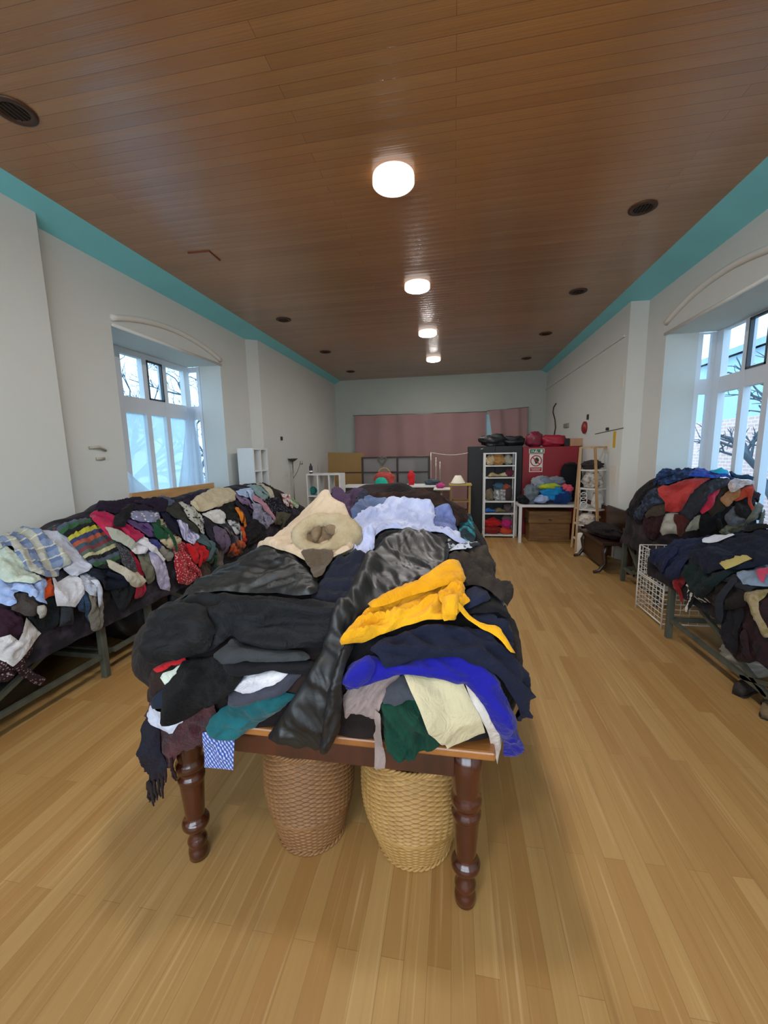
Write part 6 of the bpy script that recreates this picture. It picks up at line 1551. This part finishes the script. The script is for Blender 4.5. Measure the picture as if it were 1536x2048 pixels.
# ------------------------------------------------------------------ navy coats on the near right table
GR = 'clothes on the near right table'
def N(*a, **k): return R(*a, sf=SR_, group=GR, **k)
N('coat', 'coat', 'dark maroon coat hanging lowest at the right edge of the photo', [(1462, 1222), (1506, 1200), (1536, 1204), (1536, 1335), (1512, 1312), (1474, 1315), (1462, 1272)], '2a1416', 'patch', '1a1218', T=.03)
N('trousers', 'trousers', 'black trousers hanging behind the maroon coat', [(1440, 1190), (1480, 1188), (1490, 1230), (1480, 1300), (1462, 1290), (1458, 1230)], '141318', T=.03)
N('top', 'top', 'black and white striped top hanging under the dark green coat', [(1372, 1150), (1388, 1168), (1418, 1200), (1400, 1197), (1380, 1186)], '17181c', 'stripes', 'd2cfc6', scale=32, T=.015)
N('jumper', 'jumper', 'red jumper hem below the first navy coat', [(1338, 1150), (1372, 1140), (1378, 1156), (1356, 1173)], '7a1218', T=.02)
N('coat', 'coat', 'dark brown coat hanging in the middle of the near right table', [(1410, 1187), (1452, 1160), (1492, 1160), (1510, 1183), (1492, 1214), (1440, 1214)], '1c1512', T=.04)
N('jumper', 'jumper', 'cream and yellow knit hanging at the right edge', [(1508, 1190), (1536, 1172), (1536, 1196), (1524, 1214), (1506, 1208)], '8f8062', 'patch', '75683c', grow=0.0)
N('top', 'top', 'charcoal top under the grey-blue shirt', [(1454, 1166), (1492, 1150), (1519, 1170), (1510, 1188), (1480, 1170)], '20232a', T=.03)
N('coat', 'coat', 'dark bottle green coat between the two navy coats', [(1373, 1143), (1392, 1116), (1433, 1112), (1474, 1138), (1456, 1168), (1413, 1188), (1398, 1182)], '0f1f20', T=.045)
N('shirt', 'shirt', 'grey-blue shirt hanging at the right edge', [(1490, 1151), (1536, 1120), (1536, 1164), (1517, 1173)], '76889c', T=.02)
N('scarf', 'scarf', 'pink scarf end at the right edge of the photo', [(1524, 1149), (1536, 1142), (1536, 1168)], 'b03a55', T=.012, w=.02)
N('coat', 'coat', 'navy wool coat hanging over the far end of the near right table', [(1302, 1107), (1327, 1085), (1356, 1071), (1413, 1065), (1444, 1066), (1413, 1089), (1381, 1108), (1375, 1139), (1356, 1154), (1334, 1154), (1321, 1133), (1304, 1124)], '18203c', T=.045, w=.06)
N('coat', 'coat', 'very dark navy coat along the top of the near right table', [(1394, 1104), (1420, 1086), (1462, 1074), (1496, 1056), (1536, 1050), (1536, 1124), (1490, 1139), (1433, 1147), (1396, 1124)], '0e1628', T=.05, w=.07)
N('coat', 'coat', 'black rolled coat lying behind the navy coats at the right edge', [(1487, 1046), (1498, 1036), (1536, 1034), (1536, 1058), (1500, 1060)], '0e0f12', T=.05, w=.05)
N('strap', 'strap', 'pale yellow strap lying on the dark navy coat', [(1473, 1140), (1498, 1127), (1506, 1131), (1479, 1145)], 'a9985a', T=.01, w=.01, sm=0)
N('paper_sheet', 'paper', 'white paper sheet lying on the navy coats', [(1416, 1083), (1450, 1071), (1466, 1079), (1440, 1089), (1421, 1090)], 'cfd4de', T=.004, w=.01, wr=.003, sm=0)
# on the floor under the near right table
r = empty('carrier_bag', (2.30, 3.35, 0), 'crumpled grey plastic bag on the floor under the near right table', 'bag')
part(MB().blob((2.30, 3.35, .12), (.20, .16, .125), 33, .4, 2.2, 24), 'body', plain('grey_plastic_bag', '8d8a80', .45), r, True)
part(MB().tube([(2.25, 3.33, .2), (2.24, 3.32, .28), (2.33, 3.33, .30), (2.36, 3.36, .2)], .012, 8), 'handle', plain('grey_plastic_bag', '8d8a80', .45), r, True)
for k, (xx, yy, rz, col, lb) in enumerate(((2.12, 3.10, .6, '2a2420', 'black shoe on the floor under the near right table'), (2.10, 2.86, .9, '6f5c40', 'tan shoe on the floor under the near right table'), (2.34, 2.9, -.3, '3a2622', 'dark brown shoe at the back under the near right table'))):
    shoe(xx, yy, .002, .28, rz, col, lb, 'shoes under the near right table')
